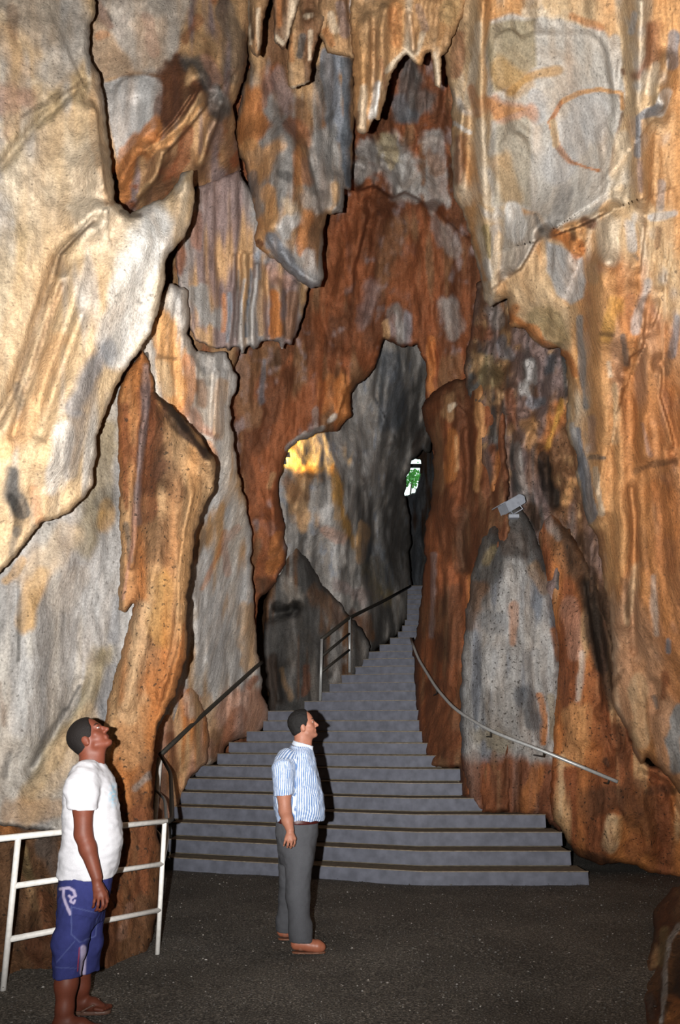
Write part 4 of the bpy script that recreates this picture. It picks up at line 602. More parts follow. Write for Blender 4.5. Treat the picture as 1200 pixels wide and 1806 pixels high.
# ------------------------------------------------------------------ floor
def gravel_material():
    m, nt, b = nodemat('dark_gravel'); N = nt.nodes.new; L = nt.links.new
    b.inputs['Roughness'].default_value = 0.85; b.inputs['Specular IOR Level'].default_value = 0.25
    tc = N('ShaderNodeTexCoord')
    n1 = N('ShaderNodeTexNoise'); n1.inputs['Scale'].default_value = 1.2; n1.inputs['Detail'].default_value = 4; L(tc.outputs['Object'], n1.inputs['Vector'])
    n2 = N('ShaderNodeTexNoise'); n2.inputs['Scale'].default_value = 70; n2.inputs['Detail'].default_value = 3; n2.inputs['Roughness'].default_value = 0.7; L(tc.outputs['Object'], n2.inputs['Vector'])
    vo = N('ShaderNodeTexVoronoi'); vo.inputs['Scale'].default_value = 48; L(tc.outputs['Object'], vo.inputs['Vector'])
    cr = N('ShaderNodeValToRGB'); e = cr.color_ramp.elements
    e[0].position = 0.34; e[0].color = (0.022, 0.021, 0.0195, 1); e[1].position = 0.74; e[1].color = (0.42, 0.39, 0.34, 1)
    x = cr.color_ramp.elements.new(0.56); x.color = (0.115, 0.107, 0.095, 1)
    L(n2.outputs[0], cr.inputs[0])
    cr2 = N('ShaderNodeValToRGB'); e2 = cr2.color_ramp.elements
    e2[0].position = 0.86; e2[0].color = (0, 0, 0, 1); e2[1].position = 0.99; e2[1].color = (1, 1, 1, 1)
    L(vo.outputs['Color'], cr2.inputs[0])
    mx = N('ShaderNodeMix'); mx.data_type = 'RGBA'; L(cr2.outputs[0], mx.inputs[0]); L(cr.outputs[0], mx.inputs[6]); mx.inputs[7].default_value = (0.28, 0.265, 0.24, 1)
    r = N('ShaderNodeMapRange'); r.inputs[1].default_value = 0.3; r.inputs[2].default_value = 0.7; r.inputs[3].default_value = 0.7; r.inputs[4].default_value = 1.3; L(n1.outputs[0], r.inputs[0])
    sc = N('ShaderNodeVectorMath'); sc.operation = 'SCALE'; L(mx.outputs[2], sc.inputs[0]); L(r.outputs[0], sc.inputs['Scale'])
    L(sc.outputs[0], b.inputs['Base Color'])
    bp = N('ShaderNodeBump'); bp.inputs['Strength'].default_value = 0.9; bp.inputs['Distance'].default_value = 0.02
    L(n2.outputs[0], bp.inputs['Height']); L(bp.outputs[0], b.inputs['Normal'])
    return m
GRAVEL = gravel_material()
def build_floor():
    xs = np.arange(-14, 14.01, 0.12); ys = np.arange(-11, 22.01, 0.12)
    X, Y = np.meshgrid(xs, ys)
    Z = 0.012 * fbm(X * 0.9, Y * 0.9, 0, 3, 401) - 0.012 + 0.006 * fbm(X * 6, Y * 6, 0, 2, 402)
    idx = np.arange(X.size).reshape(X.shape)
    q = np.stack([idx[:-1, :-1].ravel(), idx[:-1, 1:].ravel(), idx[1:, 1:].ravel(), idx[1:, :-1].ravel()], -1)
    me = mesh_np('floor', np.stack([X.ravel(), Y.ravel(), Z.ravel()], -1), q)
    f = tag(link('floor', me, GRAVEL), 'dark crushed gravel floor of the cavern', kind='structure')
    # loose chips lying on the gravel: nobody could count them
    rg = np.random.RandomState(5); n = 12000
    base = np.array([(1, 0, 0), (0, 1, 0), (-1, 0, 0), (0, -1, 0), (0, 0, 1), (0, 0, -0.6)], float)
    tr = np.array([(0, 1, 4), (1, 2, 4), (2, 3, 4), (3, 0, 4), (1, 0, 5), (2, 1, 5), (3, 2, 5), (0, 3, 5)])
    py = 2.9 + 7.0 * rg.rand(n) ** 1.2; px = (rg.rand(n) * 2 - 1) * (0.46 * py + 0.3)
    sz = 0.003 + 0.008 * rg.rand(n) ** 2.6
    ang = rg.rand(n) * 6.28; sx = sz * (0.8 + rg.rand(n)); sy = sz * (0.6 + 0.5 * rg.rand(n)); szz = sz * (0.4 + 0.4 * rg.rand(n))
    B = base[None] * np.stack([sx, sy, szz], -1)[:, None, :] * (0.8 + 0.4 * rg.rand(n, 6, 1))
    c, s = np.cos(ang)[:, None], np.sin(ang)[:, None]
    R = np.stack([B[..., 0] * c - B[..., 1] * s + px[:, None], B[..., 0] * s + B[..., 1] * c + py[:, None], B[..., 2] + 0.004], -1)
    T = tr[None] + (np.arange(n) * 6)[:, None, None]
    me = mesh_np('gravel_chips', R.reshape(-1, 3), np.zeros((0, 4), int), T.reshape(-1, 3))
    g = rg.rand(n, 1, 1) ** 5; colr = (0.16 + 0.5 * g) * np.array([1.0, 0.95, 0.88]) * np.ones((n, 6, 1))
    vcol(me, colr.reshape(-1, 3))
    o = link('gravel_chips', me, ROCK, smooth=False)
    tag(o, 'pale stone chips scattered over the dark gravel floor', 'gravel', kind='stuff')
build_floor()

# ------------------------------------------------------------------ boxes and tubes
def box_mesh(name, x0, x1, y0, y1, z0, z1, bev=0.006):
    bm = bmesh.new()
    vs8 = [bm.verts.new((x, y, z)) for z in (z0, z1) for y in (y0, y1) for x in (x0, x1)]
    for f in ((0, 2, 3, 1), (4, 5, 7, 6), (0, 1, 5, 4), (2, 6, 7, 3), (0, 4, 6, 2), (1, 3, 7, 5)):
        bm.faces.new([vs8[i] for i in f])
    if bev: bmesh.ops.bevel(bm, geom=list(bm.edges), offset=bev, segments=1, affect='EDGES')
    me = bpy.data.meshes.new(name); bm.to_mesh(me); bm.free(); return me
def tube_mesh(name, path, r, n=12, cap=True):
    P = [Vector(p) for p in path]; co = []; rs = r if hasattr(r, '__len__') else [r] * len(P)
    up = Vector((0, 0, 1)); prev = None
    for i, p in enumerate(P):
        t = ((P[min(i + 1, len(P) - 1)] - P[max(i - 1, 0)])).normalized()
        a = t.cross(up if abs(t.z) < 0.95 else Vector((0, 1, 0))).normalized()
        if prev is not None:
            a = (prev - t * prev.dot(t)).normalized()
        prev = a; b = t.cross(a)
        for k in range(n):
            w = 2 * math.pi * k / n; co.append(p + (a * math.cos(w) + b * math.sin(w)) * rs[i])
    q = []
    for i in range(len(P) - 1):
        for k in range(n): q.append((i * n + k, i * n + (k + 1) % n, (i + 1) * n + (k + 1) % n, (i + 1) * n + k))
    t = []
    if cap:
        co += [P[0], P[-1]]; c0 = len(co) - 2
        for k in range(n):
            t.append((c0, (k + 1) % n, k)); t.append((c0 + 1, (len(P) - 1) * n + k, (len(P) - 1) * n + (k + 1) % n))
    return mesh_np(name, np.array([tuple(c) for c in co]), q, t)
def bend(path, r=0.06, m=5):
    """round the inner corners of a pipe run"""
    P = [Vector(p) for p in path]; out = [P[0]]
    for a, b, c in zip(P[:-2], P[1:-1], P[2:]):
        ra = min(r, (a - b).length * 0.4, (c - b).length * 0.4)
        p0 = b + (a - b).normalized() * ra; p2 = b + (c - b).normalized() * ra
        for i in range(m + 1):
            t = i / m; out.append(p0 * (1 - t) ** 2 + b * 2 * t * (1 - t) + p2 * t * t)
    return out + [P[-1]]

# ------------------------------------------------------------------ staircase
M_RISER = simple('blue_grey_paint', (100, 103, 115), rough=0.7, nscale=9, namt=0.22, bump=0.15)
M_STEP = simple('dusty_concrete', (108, 100, 85), rough=0.9, nscale=16, namt=0.3, bump=0.3)
M_NOSE = simple('worn_nosing', (134, 123, 107), rough=0.8, nscale=22, namt=0.3)
RISE, RUN, Y0S = 0.159, 0.32, 9.19
def step_h(k): return 0.128 + RISE * (k - 1)
stairs = tag(empty('staircase', (0.7, Y0S, 0)), 'wide blue-grey staircase narrowing as it climbs into the passage', 'staircase')
def px_row(Y, z):
    # photo row of a point at distance Y, height z
    a = math.atan2(z - CAM_H, Y) - TILT
    return CY - F_PX * math.tan(a)
LEFT = [(1040, 719), (1086, 718), (1111, 706), (1129, 683), (1142, 660), (1152, 639), (1162, 624), (1185, 604), (1198, 588), (1210, 573), (1228, 562), (1240, 520), (1249, 474), (1268, 468), (1285, 446), (1303, 408), (1322, 398), (1345, 367), (1362, 334), (1388, 325), (1415, 314), (1435, 308), (1540, 292)]
RIGHT = [(1040, 752), (1250, 756), (1300, 756), (1345, 800), (1356, 812), (1380, 814), (1406, 848), (1436, 962), (1469, 993), (1504, 1008), (1537, 1038)]
NSTEP = 31; YAW = 0.33
for k in range(1, NSTEP + 1):
    y = Y0S + RUN * (k - 1); h = step_h(k); hp = step_h(k - 1) if k > 1 else -0.03
    row = px_row(y, h)
    def front(x): return YAW * max(0.0, 0.9 - x)
    li = np.interp(row, [a for a, _ in LEFT], [b for _, b in LEFT]); ri = np.interp(row, [a for a, _ in RIGHT], [b for _, b in RIGHT])
    xr = pt(ri, row, y).x; xl = pt(li, row, y).x
    for _ in range(4): xl = pt(li, px_row(y + front(xl), h), y + front(xl)).x
    rg = random.Random(k)
    def slab(name, x0, x1, a, b_, z0, z1, bev):
        me = box_mesh(name, x0, x1, y + a, y + b_, z0, z1, 0)
        bm = bmesh.new(); bm.from_mesh(me)
        if x0 < 0.9 < x1: bmesh.ops.bisect_plane(bm, geom=bm.verts[:] + bm.edges[:] + bm.faces[:], plane_co=(0.9, 0, 0), plane_no=(1, 0, 0))
        for v_ in bm.verts: v_.co.y += front(v_.co.x)
        es = [e_ for e_ in bm.edges if len(e_.link_faces) == 2 and e_.calc_face_angle(0) > 1.2]
        bmesh.ops.bevel(bm, geom=es, offset=bev, segments=1, affect='EDGES')
        bm.to_mesh(me); bm.free(); return me
    st = link('step', slab('step', xl + 0.012, xr - 0.012, 0.018, RUN + 0.06, max(hp - 0.12, -0.05), h, 0.004), M_STEP, stairs, False)
    link('riser', slab('riser', xl, xr, 0, 0.020, hp + (0.010 if k > 1 else 0), h - 0.007, 0.003), M_RISER, st, False)
    link('nosing', slab('nosing', xl - 0.004, xr + 0.004, -0.006 - 0.004 * rg.random(), 0.022, h - 0.0065, h + 0.002, 0.002), M_NOSE, st, False)

# ------------------------------------------------------------------ railings
M_WHITE = simple('white_railing_paint', (226, 224, 220), rough=0.45, spec=0.4, nscale=40, namt=0.12)
M_STEEL = simple('grey_steel', (176, 178, 178), rough=0.4, metal=0.4, nscale=40, namt=0.15)
M_DARK = simple('dull_dark_rail', (58, 55, 50), rough=0.5, metal=0.2, nscale=30, namt=0.2)
def pipe(name, P, r, mat, parent): return link(name, tube_mesh(name, P, r), mat, parent)
A = ground(6, 1741); B = ground(278, 1679)
fr = tag(empty('railing', A), 'white pipe railing with three bars behind the man in white', 'railing')
def along(t, z): p = A.lerp(B, t); return Vector((p.x, p.y, z))
pipe('post', [A + Vector((0, 0, -0.02)), along(0, 0.895)], 0.020, M_WHITE, fr)
pipe('post', [B + Vector((0, 0, -0.02)), along(1, 0.905)], 0.018, M_WHITE, fr)
pipe('top_rail', [along(-1.2, 0.885), along(0, 0.90), along(1.015, 0.91)], 0.021, M_WHITE, fr)
pipe('middle_rail', [along(0, 0.595), along(1, 0.605)], 0.019, M_WHITE, fr)
pipe('lower_rail', [along(0, 0.275), along(1, 0.285)], 0.019, M_WHITE, fr)
# the railing up the left side of the stairs, its panel coming back to the white one
sr = tag(empty('railing', pt(269, 1500, 10.45)), 'grey stair handrail climbing along the left limestone column', 'railing')
S0 = pt(283, 1331, 10.42)
pipe('post', [pt(268, 1503, 10.45), pt(282, 1336, 10.42)], 0.036, M_WHITE, sr)
pipe('handrail', bend([S0, pt(362, 1257, 11.55), pt(452, 1176, 12.7), pt(462, 1168, 12.85)], 0.1), 0.030, M_DARK, sr)
pipe('panel_rail', bend([S0, pt(301, 1363, 9.0), pt(304, 1446, 6.95), along(1, 0.905)], 0.25, 7), 0.020, M_DARK, sr)
pipe('panel_rail', bend([pt(276, 1394, 10.43), pt(291, 1410, 9.0), pt(296, 1480, 7.2), along(1, 0.605)], 0.25, 7), 0.016, M_STEEL, sr)
pipe('panel_rail', bend([pt(271, 1460, 10.44), pt(283, 1474, 9.0), pt(288, 1540, 7.3), along(1, 0.285)], 0.25, 7), 0.016, M_STEEL, sr)
# railing inside the passage
ir = tag(empty('railing', pt(565, 1234, 13.5)), 'short inner railing with two lit posts, deep in the passage', 'railing')
I0, I1 = pt(568, 1127, 13.5), pt(617, 1089, 14.3)
pipe('post', [pt(565, 1236, 13.5), I0], 0.026, M_STEEL, ir); pipe('post', [pt(617, 1186, 14.3), I1], 0.026, M_STEEL, ir)
pipe('handrail', bend([I0, I1, pt(680, 1058, 16.4), pt(724, 1034, 18.6)], 0.2), 0.030, M_DARK, ir)
pipe('middle_rail', [pt(568, 1157, 13.5), pt(617, 1117, 14.3)], 0.022, M_DARK, ir)
pipe('lower_rail', [pt(567, 1185, 13.5), pt(617, 1146, 14.3)], 0.022, M_DARK, ir)
# wall handrail on the right
hr = tag(empty('handrail', pt(1090, 1379, 9.3)), 'steel wall handrail running down past the grey stalagmite', 'handrail')
pipe('rail', bend([pt(725, 1126, 12.9), pt(737, 1160, 12.3), pt(770, 1214, 11.2), pt(803, 1252, 10.45), pt(866, 1290, 9.75), pt(960, 1325, 9.45), pt(1090, 1379, 9.22)], 0.3, 6), 0.020, M_STEEL, hr)
for (u, v, Y) in ((770, 1216, 11.2), (866, 1292, 9.75), (960, 1327, 9.45), (1075, 1375, 9.25)):
    p = pt(u, v, Y); link('bracket', tube_mesh('bracket', [p, p + Vector((0.02, 0.12, -0.05)), p + Vector((0.05, 0.75, -0.05))], 0.010), M_DARK, hr)

# ------------------------------------------------------------------ lamps
M_LAMP = simple('grey_lamp_housing', (140, 145, 155), rough=0.5, metal=0.2, nscale=20, namt=0.1)
M_LAMPD = simple('lamp_black', (30, 30, 32), rough=0.5)
def floodlight(base, yaw, pitch, label):
    root = tag(empty('floodlight', base), label, 'lamp')
    R = Matrix.Translation(base + Vector((0, 0, 0.17))) @ Matrix.Rotation(yaw, 4, 'Z') @ Matrix.Rotation(pitch, 4, 'Y')
    def part(name, me, mat, par=root):
        me.transform(R); return link(name, me, mat, par, False)
    bm = bmesh.new()   # wedge shaped housing: wide mouth to the left, ribs on its back
    prof = [(-0.17, -0.07), (-0.15, 0.075), (0.10, 0.085), (0.15, 0.03), (0.12, -0.055)]
    for s in (-0.13, 0.13):
        for (x, z) in prof: bm.verts.new((x, s, z))
    bm.verts.ensure_lookup_table(); n = len(prof)
    bm.faces.new([bm.verts[i] for i in range(n)]); bm.faces.new([bm.verts[n + i] for i in range(n)][::-1])
    for i in range(n): bm.faces.new([bm.verts[i], bm.verts[n + i], bm.verts[n + (i + 1) % n], bm.verts[(i + 1) % n]])
    bmesh.ops.recalc_face_normals(bm, faces=bm.faces); bmesh.ops.bevel(bm, geom=list(bm.edges), offset=0.008, segments=2, affect='EDGES')
    me = bpy.data.meshes.new('housing'); bm.to_mesh(me); bm.free(); part('housing', me, M_LAMP)
    part('visor', box_mesh('visor', -0.235, -0.15, -0.14, 0.14, 0.068, 0.08, 0.003), M_LAMP)
    part('junction_box', box_mesh('junction_box', 0.12, 0.19, -0.05, 0.05, -0.02, 0.06, 0.006), M_LAMPD)
    for y in (-0.14, 0.14): link('bracket', tube_mesh('bracket', [R @ Vector((0.0, y, 0)), R @ Vector((0.02, y, -0.11)), base + Vector((0, y * 0.4, 0.03))], 0.009), M_LAMP, root)
    link('foot', box_mesh('foot', base.x - 0.07, base.x + 0.07, base.y - 0.05, base.y + 0.05, base.z - 0.02, base.z + 0.03, 0.005), M_LAMP, root, False)
    return root
floodlight(pt(906, 912, 10.25), 0.25, -0.5, 'small grey floodlight on the tip of the stalagmite')
lampb = pt(489, 806, 13.75)
floodlight(lampb - Vector((0, 0, 0.2)), math.pi, 0.0, 'warm floodlight tucked behind the rust wall at the passage mouth')
wl = bpy.data.lights.new('warm_lamp', 'SPOT'); wl.energy = 150; wl.color = (1.0, 0.52, 0.07); wl.shadow_soft_size = 0.16; wl.spot_size = math.radians(105); wl.spot_blend = 0.7
wlo = bpy.data.objects.new('warm_lamp', wl); COL.objects.link(wlo); wlo.location = pt(502, 802, 14.05)
wlo.rotation_euler = (pt(556, 806, 14.75) - Vector(wlo.location)).to_track_quat('-Z', 'Y').to_euler()

# ------------------------------------------------------------------ daylight opening: leaves outside, a beam across it
M_LEAF = simple('leaf_green', (70, 150, 60), rough=0.5, nscale=2, namt=0.4)
sh = tag(empty('shrub', pt(727, 868, 31.0)), 'green foliage seen in the far daylight opening', 'shrub')
rg = random.Random(9)
bm = bmesh.new()
for i in range(150):
    u = 727 + rg.uniform(-13, 16); v = rg.gauss(842, 9)
    c = pt(u, v, 31.0 + rg.uniform(-.6, .6)); L_ = rg.uniform(.10, .24)
    ax = Vector((rg.uniform(-1, 1), rg.uniform(-.6, .6), rg.uniform(-1, .4))).normalized(); bx = ax.cross(Vector((rg.uniform(-.3, .3), 1, rg.uniform(-.3, .3)))).normalized()
    q = [c - ax * L_ / 2, c + bx * L_ * .28, c + ax * L_ / 2, c - bx * L_ * .28]; bm.faces.new([bm.verts.new(p) for p in q])
me = bpy.data.meshes.new('foliage'); bm.to_mesh(me); bm.free(); link('foliage', me, M_LEAF, sh, False)
link('stem', tube_mesh('stem', [pt(724, 872, 31), pt(727, 850, 31.1), pt(731, 828, 31)], 0.03, 6), simple('bark', (60, 45, 30)), sh)
bmx = link('beam', box_mesh('beam', pt(700, 822, 24).x, pt(752, 822, 24).x, 23.9, 24.1, pt(727, 824, 24).z, pt(727, 819.5, 24).z, 0.01), M_LAMPD)
tag(bmx, 'dark beam crossing the top of the daylight opening', 'beam')
# ------------------------------------------------------------------ people (implicit surfaces -> one continuous mesh)
class Field:
    def __init__(s, lo, hi, h):
        s.lo = np.array(lo, float); s.h = h
        s.n = np.ceil((np.array(hi, float) - s.lo) / h).astype(int) + 1
        s.ax = [s.lo[i] + h * np.arange(s.n[i]) for i in range(3)]
        s.D = np.full(tuple(s.n), 1.0, np.float32)
    def sub(s, lo, hi):
        a = np.clip(np.floor((np.array(lo) - s.lo) / s.h).astype(int), 0, s.n); b = np.clip(np.ceil((np.array(hi) - s.lo) / s.h).astype(int) + 1, 0, s.n)
        sl = tuple(slice(a[i], b[i]) for i in range(3))
        G = np.meshgrid(*[s.ax[i][sl[i]] for i in range(3)], indexing='ij')
        return sl, [g.astype(np.float32) for g in G]
    def put(s, sl, d, k):
        D = s.D[sl]
        if k <= 0: s.D[sl] = np.minimum(D, d); return
        hh = np.clip(0.5 + 0.5 * (D - d) / k, 0, 1)
        s.D[sl] = D * (1 - hh) + d * hh - k * hh * (1 - hh)
    def cone(s, a, b, ra, rb, k=0.02, cut=None):
        a = np.array(a, float); b = np.array(b, float); m = max(ra, rb) + 0.06
        sl, (X, Y, Z) = s.sub(np.minimum(a, b) - m, np.maximum(a, b) + m)
        d = b - a; L = float(d @ d) + 1e-9
        t = np.clip(((X - a[0]) * d[0] + (Y - a[1]) * d[1] + (Z - a[2]) * d[2]) / L, 0, 1)
        dist = np.sqrt((X - a[0] - t * d[0]) ** 2 + (Y - a[1] - t * d[1]) ** 2 + (Z - a[2] - t * d[2]) ** 2) - (ra + (rb - ra) * t)
        if cut is not None: dist = np.maximum(dist, cut(X, Y, Z))
        s.put(sl, dist, k)
    def chain(s, P, R, k=0.02, cut=None):
        for i in range(len(P) - 1): s.cone(P[i], P[i + 1], R[i], R[i + 1], k, cut)
    def ell(s, c, r, M=None, k=0.02, cut=None):
        c = np.array(c, float); r = np.array(r, float); m = r.max() + 0.05
        sl, (X, Y, Z) = s.sub(c - m, c + m)
        x, y, z = X - c[0], Y - c[1], Z - c[2]
        if M is not None: x, y, z = [M[i][0] * x + M[i][1] * y + M[i][2] * z for i in range(3)]
        q = np.sqrt((x / r[0]) ** 2 + (y / r[1]) ** 2 + (z / r[2]) ** 2)
        g = np.sqrt((x / r[0] ** 2) ** 2 + (y / r[1] ** 2) ** 2 + (z / r[2] ** 2) ** 2) + 1e-6
        d = q * (q - 1) / g
        if cut is not None: d = np.maximum(d, cut(X, Y, Z))
        s.put(sl, d, k)
    def loft(s, secs, k=0.02, grow=0.0, wr=0.0, wf=14, seed=0, sq=2.0):
        """sections (z, cx, cy, rx, ry), any order"""
        S = np.array(sorted(secs)); z0, z1 = S[0, 0], S[-1, 0]
        lo = [(S[:, 1] - S[:, 3]).min() - 0.06, (S[:, 2] - S[:, 4]).min() - 0.06, z0 - 0.03]; hi = [(S[:, 1] + S[:, 3]).max() + 0.06, (S[:, 2] + S[:, 4]).max() + 0.06, z1 + 0.03]
        sl, (X, Y, Z) = s.sub(lo, hi)
        zz = np.linspace(z0, z1, 120); tab = []
        for c in (1, 2, 3, 4):
            f = np.interp(zz, S[:, 0], S[:, c]); kk = np.ones(9) / 9.0
            f = np.convolve(np.pad(f, 4, mode='edge'), kk, 'valid'); tab.append(f)
        cx, cy, rx, ry = [np.interp(Z, zz, t) for t in tab]
        rx = rx + grow; ry = ry + grow
        q = (np.abs((X - cx) / rx) ** sq + np.abs((Y - cy) / ry) ** sq) ** (1 / sq)
        d = (q - 1) * np.minimum(rx, ry)
        if wr: d = d + wr * fbm(X * wf, Y * wf, Z * wf * 0.7 + X * 6, 2, seed)
        d = np.maximum(d, np.maximum(Z - z1, z0 - Z))
        s.put(sl, d.astype(np.float32), k)
    def wrinkle(s, amp, f, seed, stretch=(1, 1, 1)):
        m = np.abs(s.D) < 0.03
        i = np.nonzero(m); X, Y, Z = [s.ax[a][i[a]] for a in range(3)]
        s.D[m] += amp * fbm(X * f * stretch[0], Y * f * stretch[1], Z * f * stretch[2], 2, seed)
    def mesh(s, name):
        D = s.D; sg = D < 0
        # cells crossed by the surface
        c = np.zeros(tuple(s.n - 1), np.int8)
        for dx in (0, 1):
            for dy in (0, 1):
                for dz in (0, 1): c += sg[dx:dx + s.n[0] - 1, dy:dy + s.n[1] - 1, dz:dz + s.n[2] - 1]
        act = (c > 0) & (c < 8); I = np.argwhere(act); idx = np.full(act.shape, -1, np.int64); idx[act] = np.arange(len(I))
        acc = np.zeros((len(I), 3)); cnt = np.zeros(len(I))
        for ax in range(3):
            for o1 in (0, 1):
                for o2 in (0, 1):
                    p = I.copy(); others = [a for a in range(3) if a != ax]
                    p[:, others[0]] += o1; p[:, others[1]] += o2
                    q = p.copy(); q[:, ax] += 1
                    a = D[tuple(p.T)]; b = D[tuple(q.T)]; m = (a < 0) != (b < 0)
                    t = np.where(m, a / np.where(m, a - b, 1), 0)
                    pos = p.astype(float); pos[:, ax] += t
                    acc[m] += pos[m]; cnt[m] += 1
        co = s.lo + s.h * acc / cnt[:, None]
        quads = []
        for ax in range(3):
            o = [a for a in range(3) if a != ax]
            sa = [slice(1, -1)] * 3; sa[ax] = slice(0, -1); sb = list(sa); sb[ax] = slice(1, None)
            A_, B_ = sg[tuple(sa)], sg[tuple(sb)]
            E = np.argwhere(A_ != B_); 
            if not len(E): continue
            flip = A_[tuple(E.T)]
            off = np.array([1, 1, 1]); off[ax] = 0; E = E + off
            def cell(d0, d1):
                c_ = E.copy(); c_[:, o[0]] += d0; c_[:, o[1]] += d1; return idx[tuple(c_.T)]
            q = np.stack([cell(-1, -1), cell(0, -1), cell(0, 0), cell(-1, 0)], -1)
            fl = flip if ax != 1 else ~flip
            q[~fl] = q[~fl][:, ::-1]
            quads.append(q[(q >= 0).all(1)])
        q = np.concatenate(quads)
        # light relaxation
        e = np.concatenate([q[:, [0, 1]], q[:, [1, 2]], q[:, [2, 3]], q[:, [3, 0]]])
        for _ in range(2):
            su = np.zeros_like(co); n_ = np.zeros(len(co))
            for a_, b_ in ((0, 1), (1, 0)):
                np.add.at(su, e[:, a_], co[e[:, b_]]); np.add.at(n_, e[:, a_], 1)
            co = co * 0.5 + 0.5 * su / np.maximum(n_, 1)[:, None]
        return mesh_np(name, co, q), co

def person_material(name, rough=0.75, spec=0.25, bump=0.2, bscale=120, sss=0.0):
    m, nt, b = nodemat(name); N = nt.nodes.new; L = nt.links.new
    at = N('ShaderNodeAttribute'); at.attribute_name = 'Col'; tc = N('ShaderNodeTexCoord')
    n = N('ShaderNodeTexNoise'); n.inputs['Scale'].default_value = bscale; n.inputs['Detail'].default_value = 3; L(tc.outputs['Object'], n.inputs['Vector'])
    r = N('ShaderNodeMapRange'); r.inputs[1].default_value = 0.3; r.inputs[2].default_value = 0.7; r.inputs[3].default_value = 0.92; r.inputs[4].default_value = 1.08; L(n.outputs[0], r.inputs[0])
    s = N('ShaderNodeVectorMath'); s.operation = 'SCALE'; L(at.outputs['Color'], s.inputs[0]); L(r.outputs[0], s.inputs['Scale']); L(s.outputs[0], b.inputs['Base Color'])
    bp = N('ShaderNodeBump'); bp.inputs['Strength'].default_value = bump; bp.inputs['Distance'].default_value = 0.004; L(n.outputs[0], bp.inputs['Height']); L(bp.outputs[0], b.inputs['Normal'])
    b.inputs['Roughness'].default_value = rough; b.inputs['Specular IOR Level'].default_value = spec
    return m
M_SKIN = person_material('skin', rough=0.55, spec=0.28, bump=0.05)
M_CLOTH = person_material('cloth', rough=0.9, spec=0.1, bump=0.25, bscale=220)
M_HAIR = person_material('hair', rough=0.7, spec=0.18, bump=0.8, bscale=260)
M_LEATHER = person_material('leather', rough=0.45, spec=0.4, bump=0.1)

def project(co):
    """world -> photo pixels (used to place prints on cloth)"""
    x, y, z = co[:, 0], co[:, 1], co[:, 2] - CAM_H
    d = y * CT + z * ST; up = z * CT - y * ST
    return CX + F_PX * x / d, CY - F_PX * up / d
def sec(v, ul, ur, Y, ry, pad=0.0):
    a, b = pt(ul, v, Y), pt(ur, v, Y)
    return (a.z, (a.x + b.x) / 2, Y, (b.x - a.x) / 2 + pad, ry)

def head_parts(F, c, pitch, yaw, sc=1.0, hair=None, hairline=0.055):
    """head built in its own frame: f forward, s sideways, u up"""
    cp, sp, cy, sy = math.cos(pitch), math.sin(pitch), math.cos(yaw), math.sin(yaw)
    f = np.array([cp * cy, cp * sy, sp]); s_ = np.array([-sy, cy, 0.0]); u = np.cross(f, s_)
    M = np.array([f, s_, u]); c = np.array(c, float)
    W = lambda a, b_, d: c + sc * (a * f + b_ * s_ + d * u)
    if hair is not None:
        H = hair
        def cut(X, Y, Z):
            a = ((X - c[0]) * f[0] + (Y - c[1]) * f[1] + (Z - c[2]) * f[2]) / sc; d = ((X - c[0]) * u[0] + (Y - c[1]) * u[1] + (Z - c[2]) * u[2]) / sc
            line = np.where(d > 0.03, hairline + 0.10 * (d - 0.03), hairline - 0.55 * (0.03 - d))
            line = np.where(d < -0.015, np.minimum(line, -0.022), line)
            return np.maximum(a - line, -0.062 - d) * sc
        H.ell(W(-0.012, 0, 0.033), np.array([0.107, 0.083, 0.095]) * sc, M, 0, cut)
        H.ell(W(-0.040, 0, -0.012), np.array([0.068, 0.072, 0.075]) * sc, M, 0.015, cut)
        return
    F.ell(W(-0.012, 0, 0.033), np.array([0.101, 0.077, 0.089]) * sc, M, 0.0)
    F.ell(W(-0.035, 0, -0.015), np.array([0.066, 0.066, 0.072]) * sc, M, 0.02)
    F.ell(W(0.030, 0, -0.030), np.array([0.060, 0.060, 0.078]) * sc, M, 0.02)       # face
    F.cone(W(0.020, 0.048, -0.070), W(0.068, 0.014, -0.098), 0.018 * sc, 0.018 * sc, 0.02); F.cone(W(0.020, -0.048, -0.070), W(0.068, -0.014, -0.098), 0.018 * sc, 0.018 * sc, 0.02)   # jaw
    F.ell(W(0.076, 0, -0.098), np.array([0.020, 0.024, 0.017]) * sc, M, 0.012)      # chin
    F.cone(W(0.079, 0.030, 0.022), W(0.079, -0.030, 0.022), 0.014 * sc, 0.014 * sc, 0.014)   # brow
    F.cone(W(0.084, 0, 0.012), W(0.112, 0, -0.030), 0.009 * sc, 0.0125 * sc, 0.008)  # nose
    F.cone(W(0.096, 0.012, -0.034), W(0.096, -0.012, -0.034), 0.009 * sc, 0.009 * sc, 0.006)
    F.cone(W(0.085, 0.018, -0.056), W(0.085, -0.018, -0.056), 0.009 * sc, 0.009 * sc, 0.007); F.cone(W(0.084, 0.016, -0.068), W(0.084, -0.016, -0.068), 0.009 * sc, 0.009 * sc, 0.006)  # lips
    for g in (-1, 1):
        F.cone(W(0.052, 0.046 * g, -0.018), W(0.062, 0.030 * g, -0.040), 0.020 * sc, 0.018 * sc, 0.015)   # cheek
        F.ell(W(0.073, 0.031 * g, 0.004), np.array([0.011, 0.014, 0.009]) * sc, M, 0.004)                 # eye
        F.ell(W(-0.006, 0.074 * g, -0.014), np.array([0.021, 0.010, 0.034]) * sc, M, 0.006)               # ear
        F.ell(W(-0.002, 0.078 * g, -0.036), np.array([0.010, 0.008, 0.012]) * sc, M, 0.005)
    return W, M, c, sc
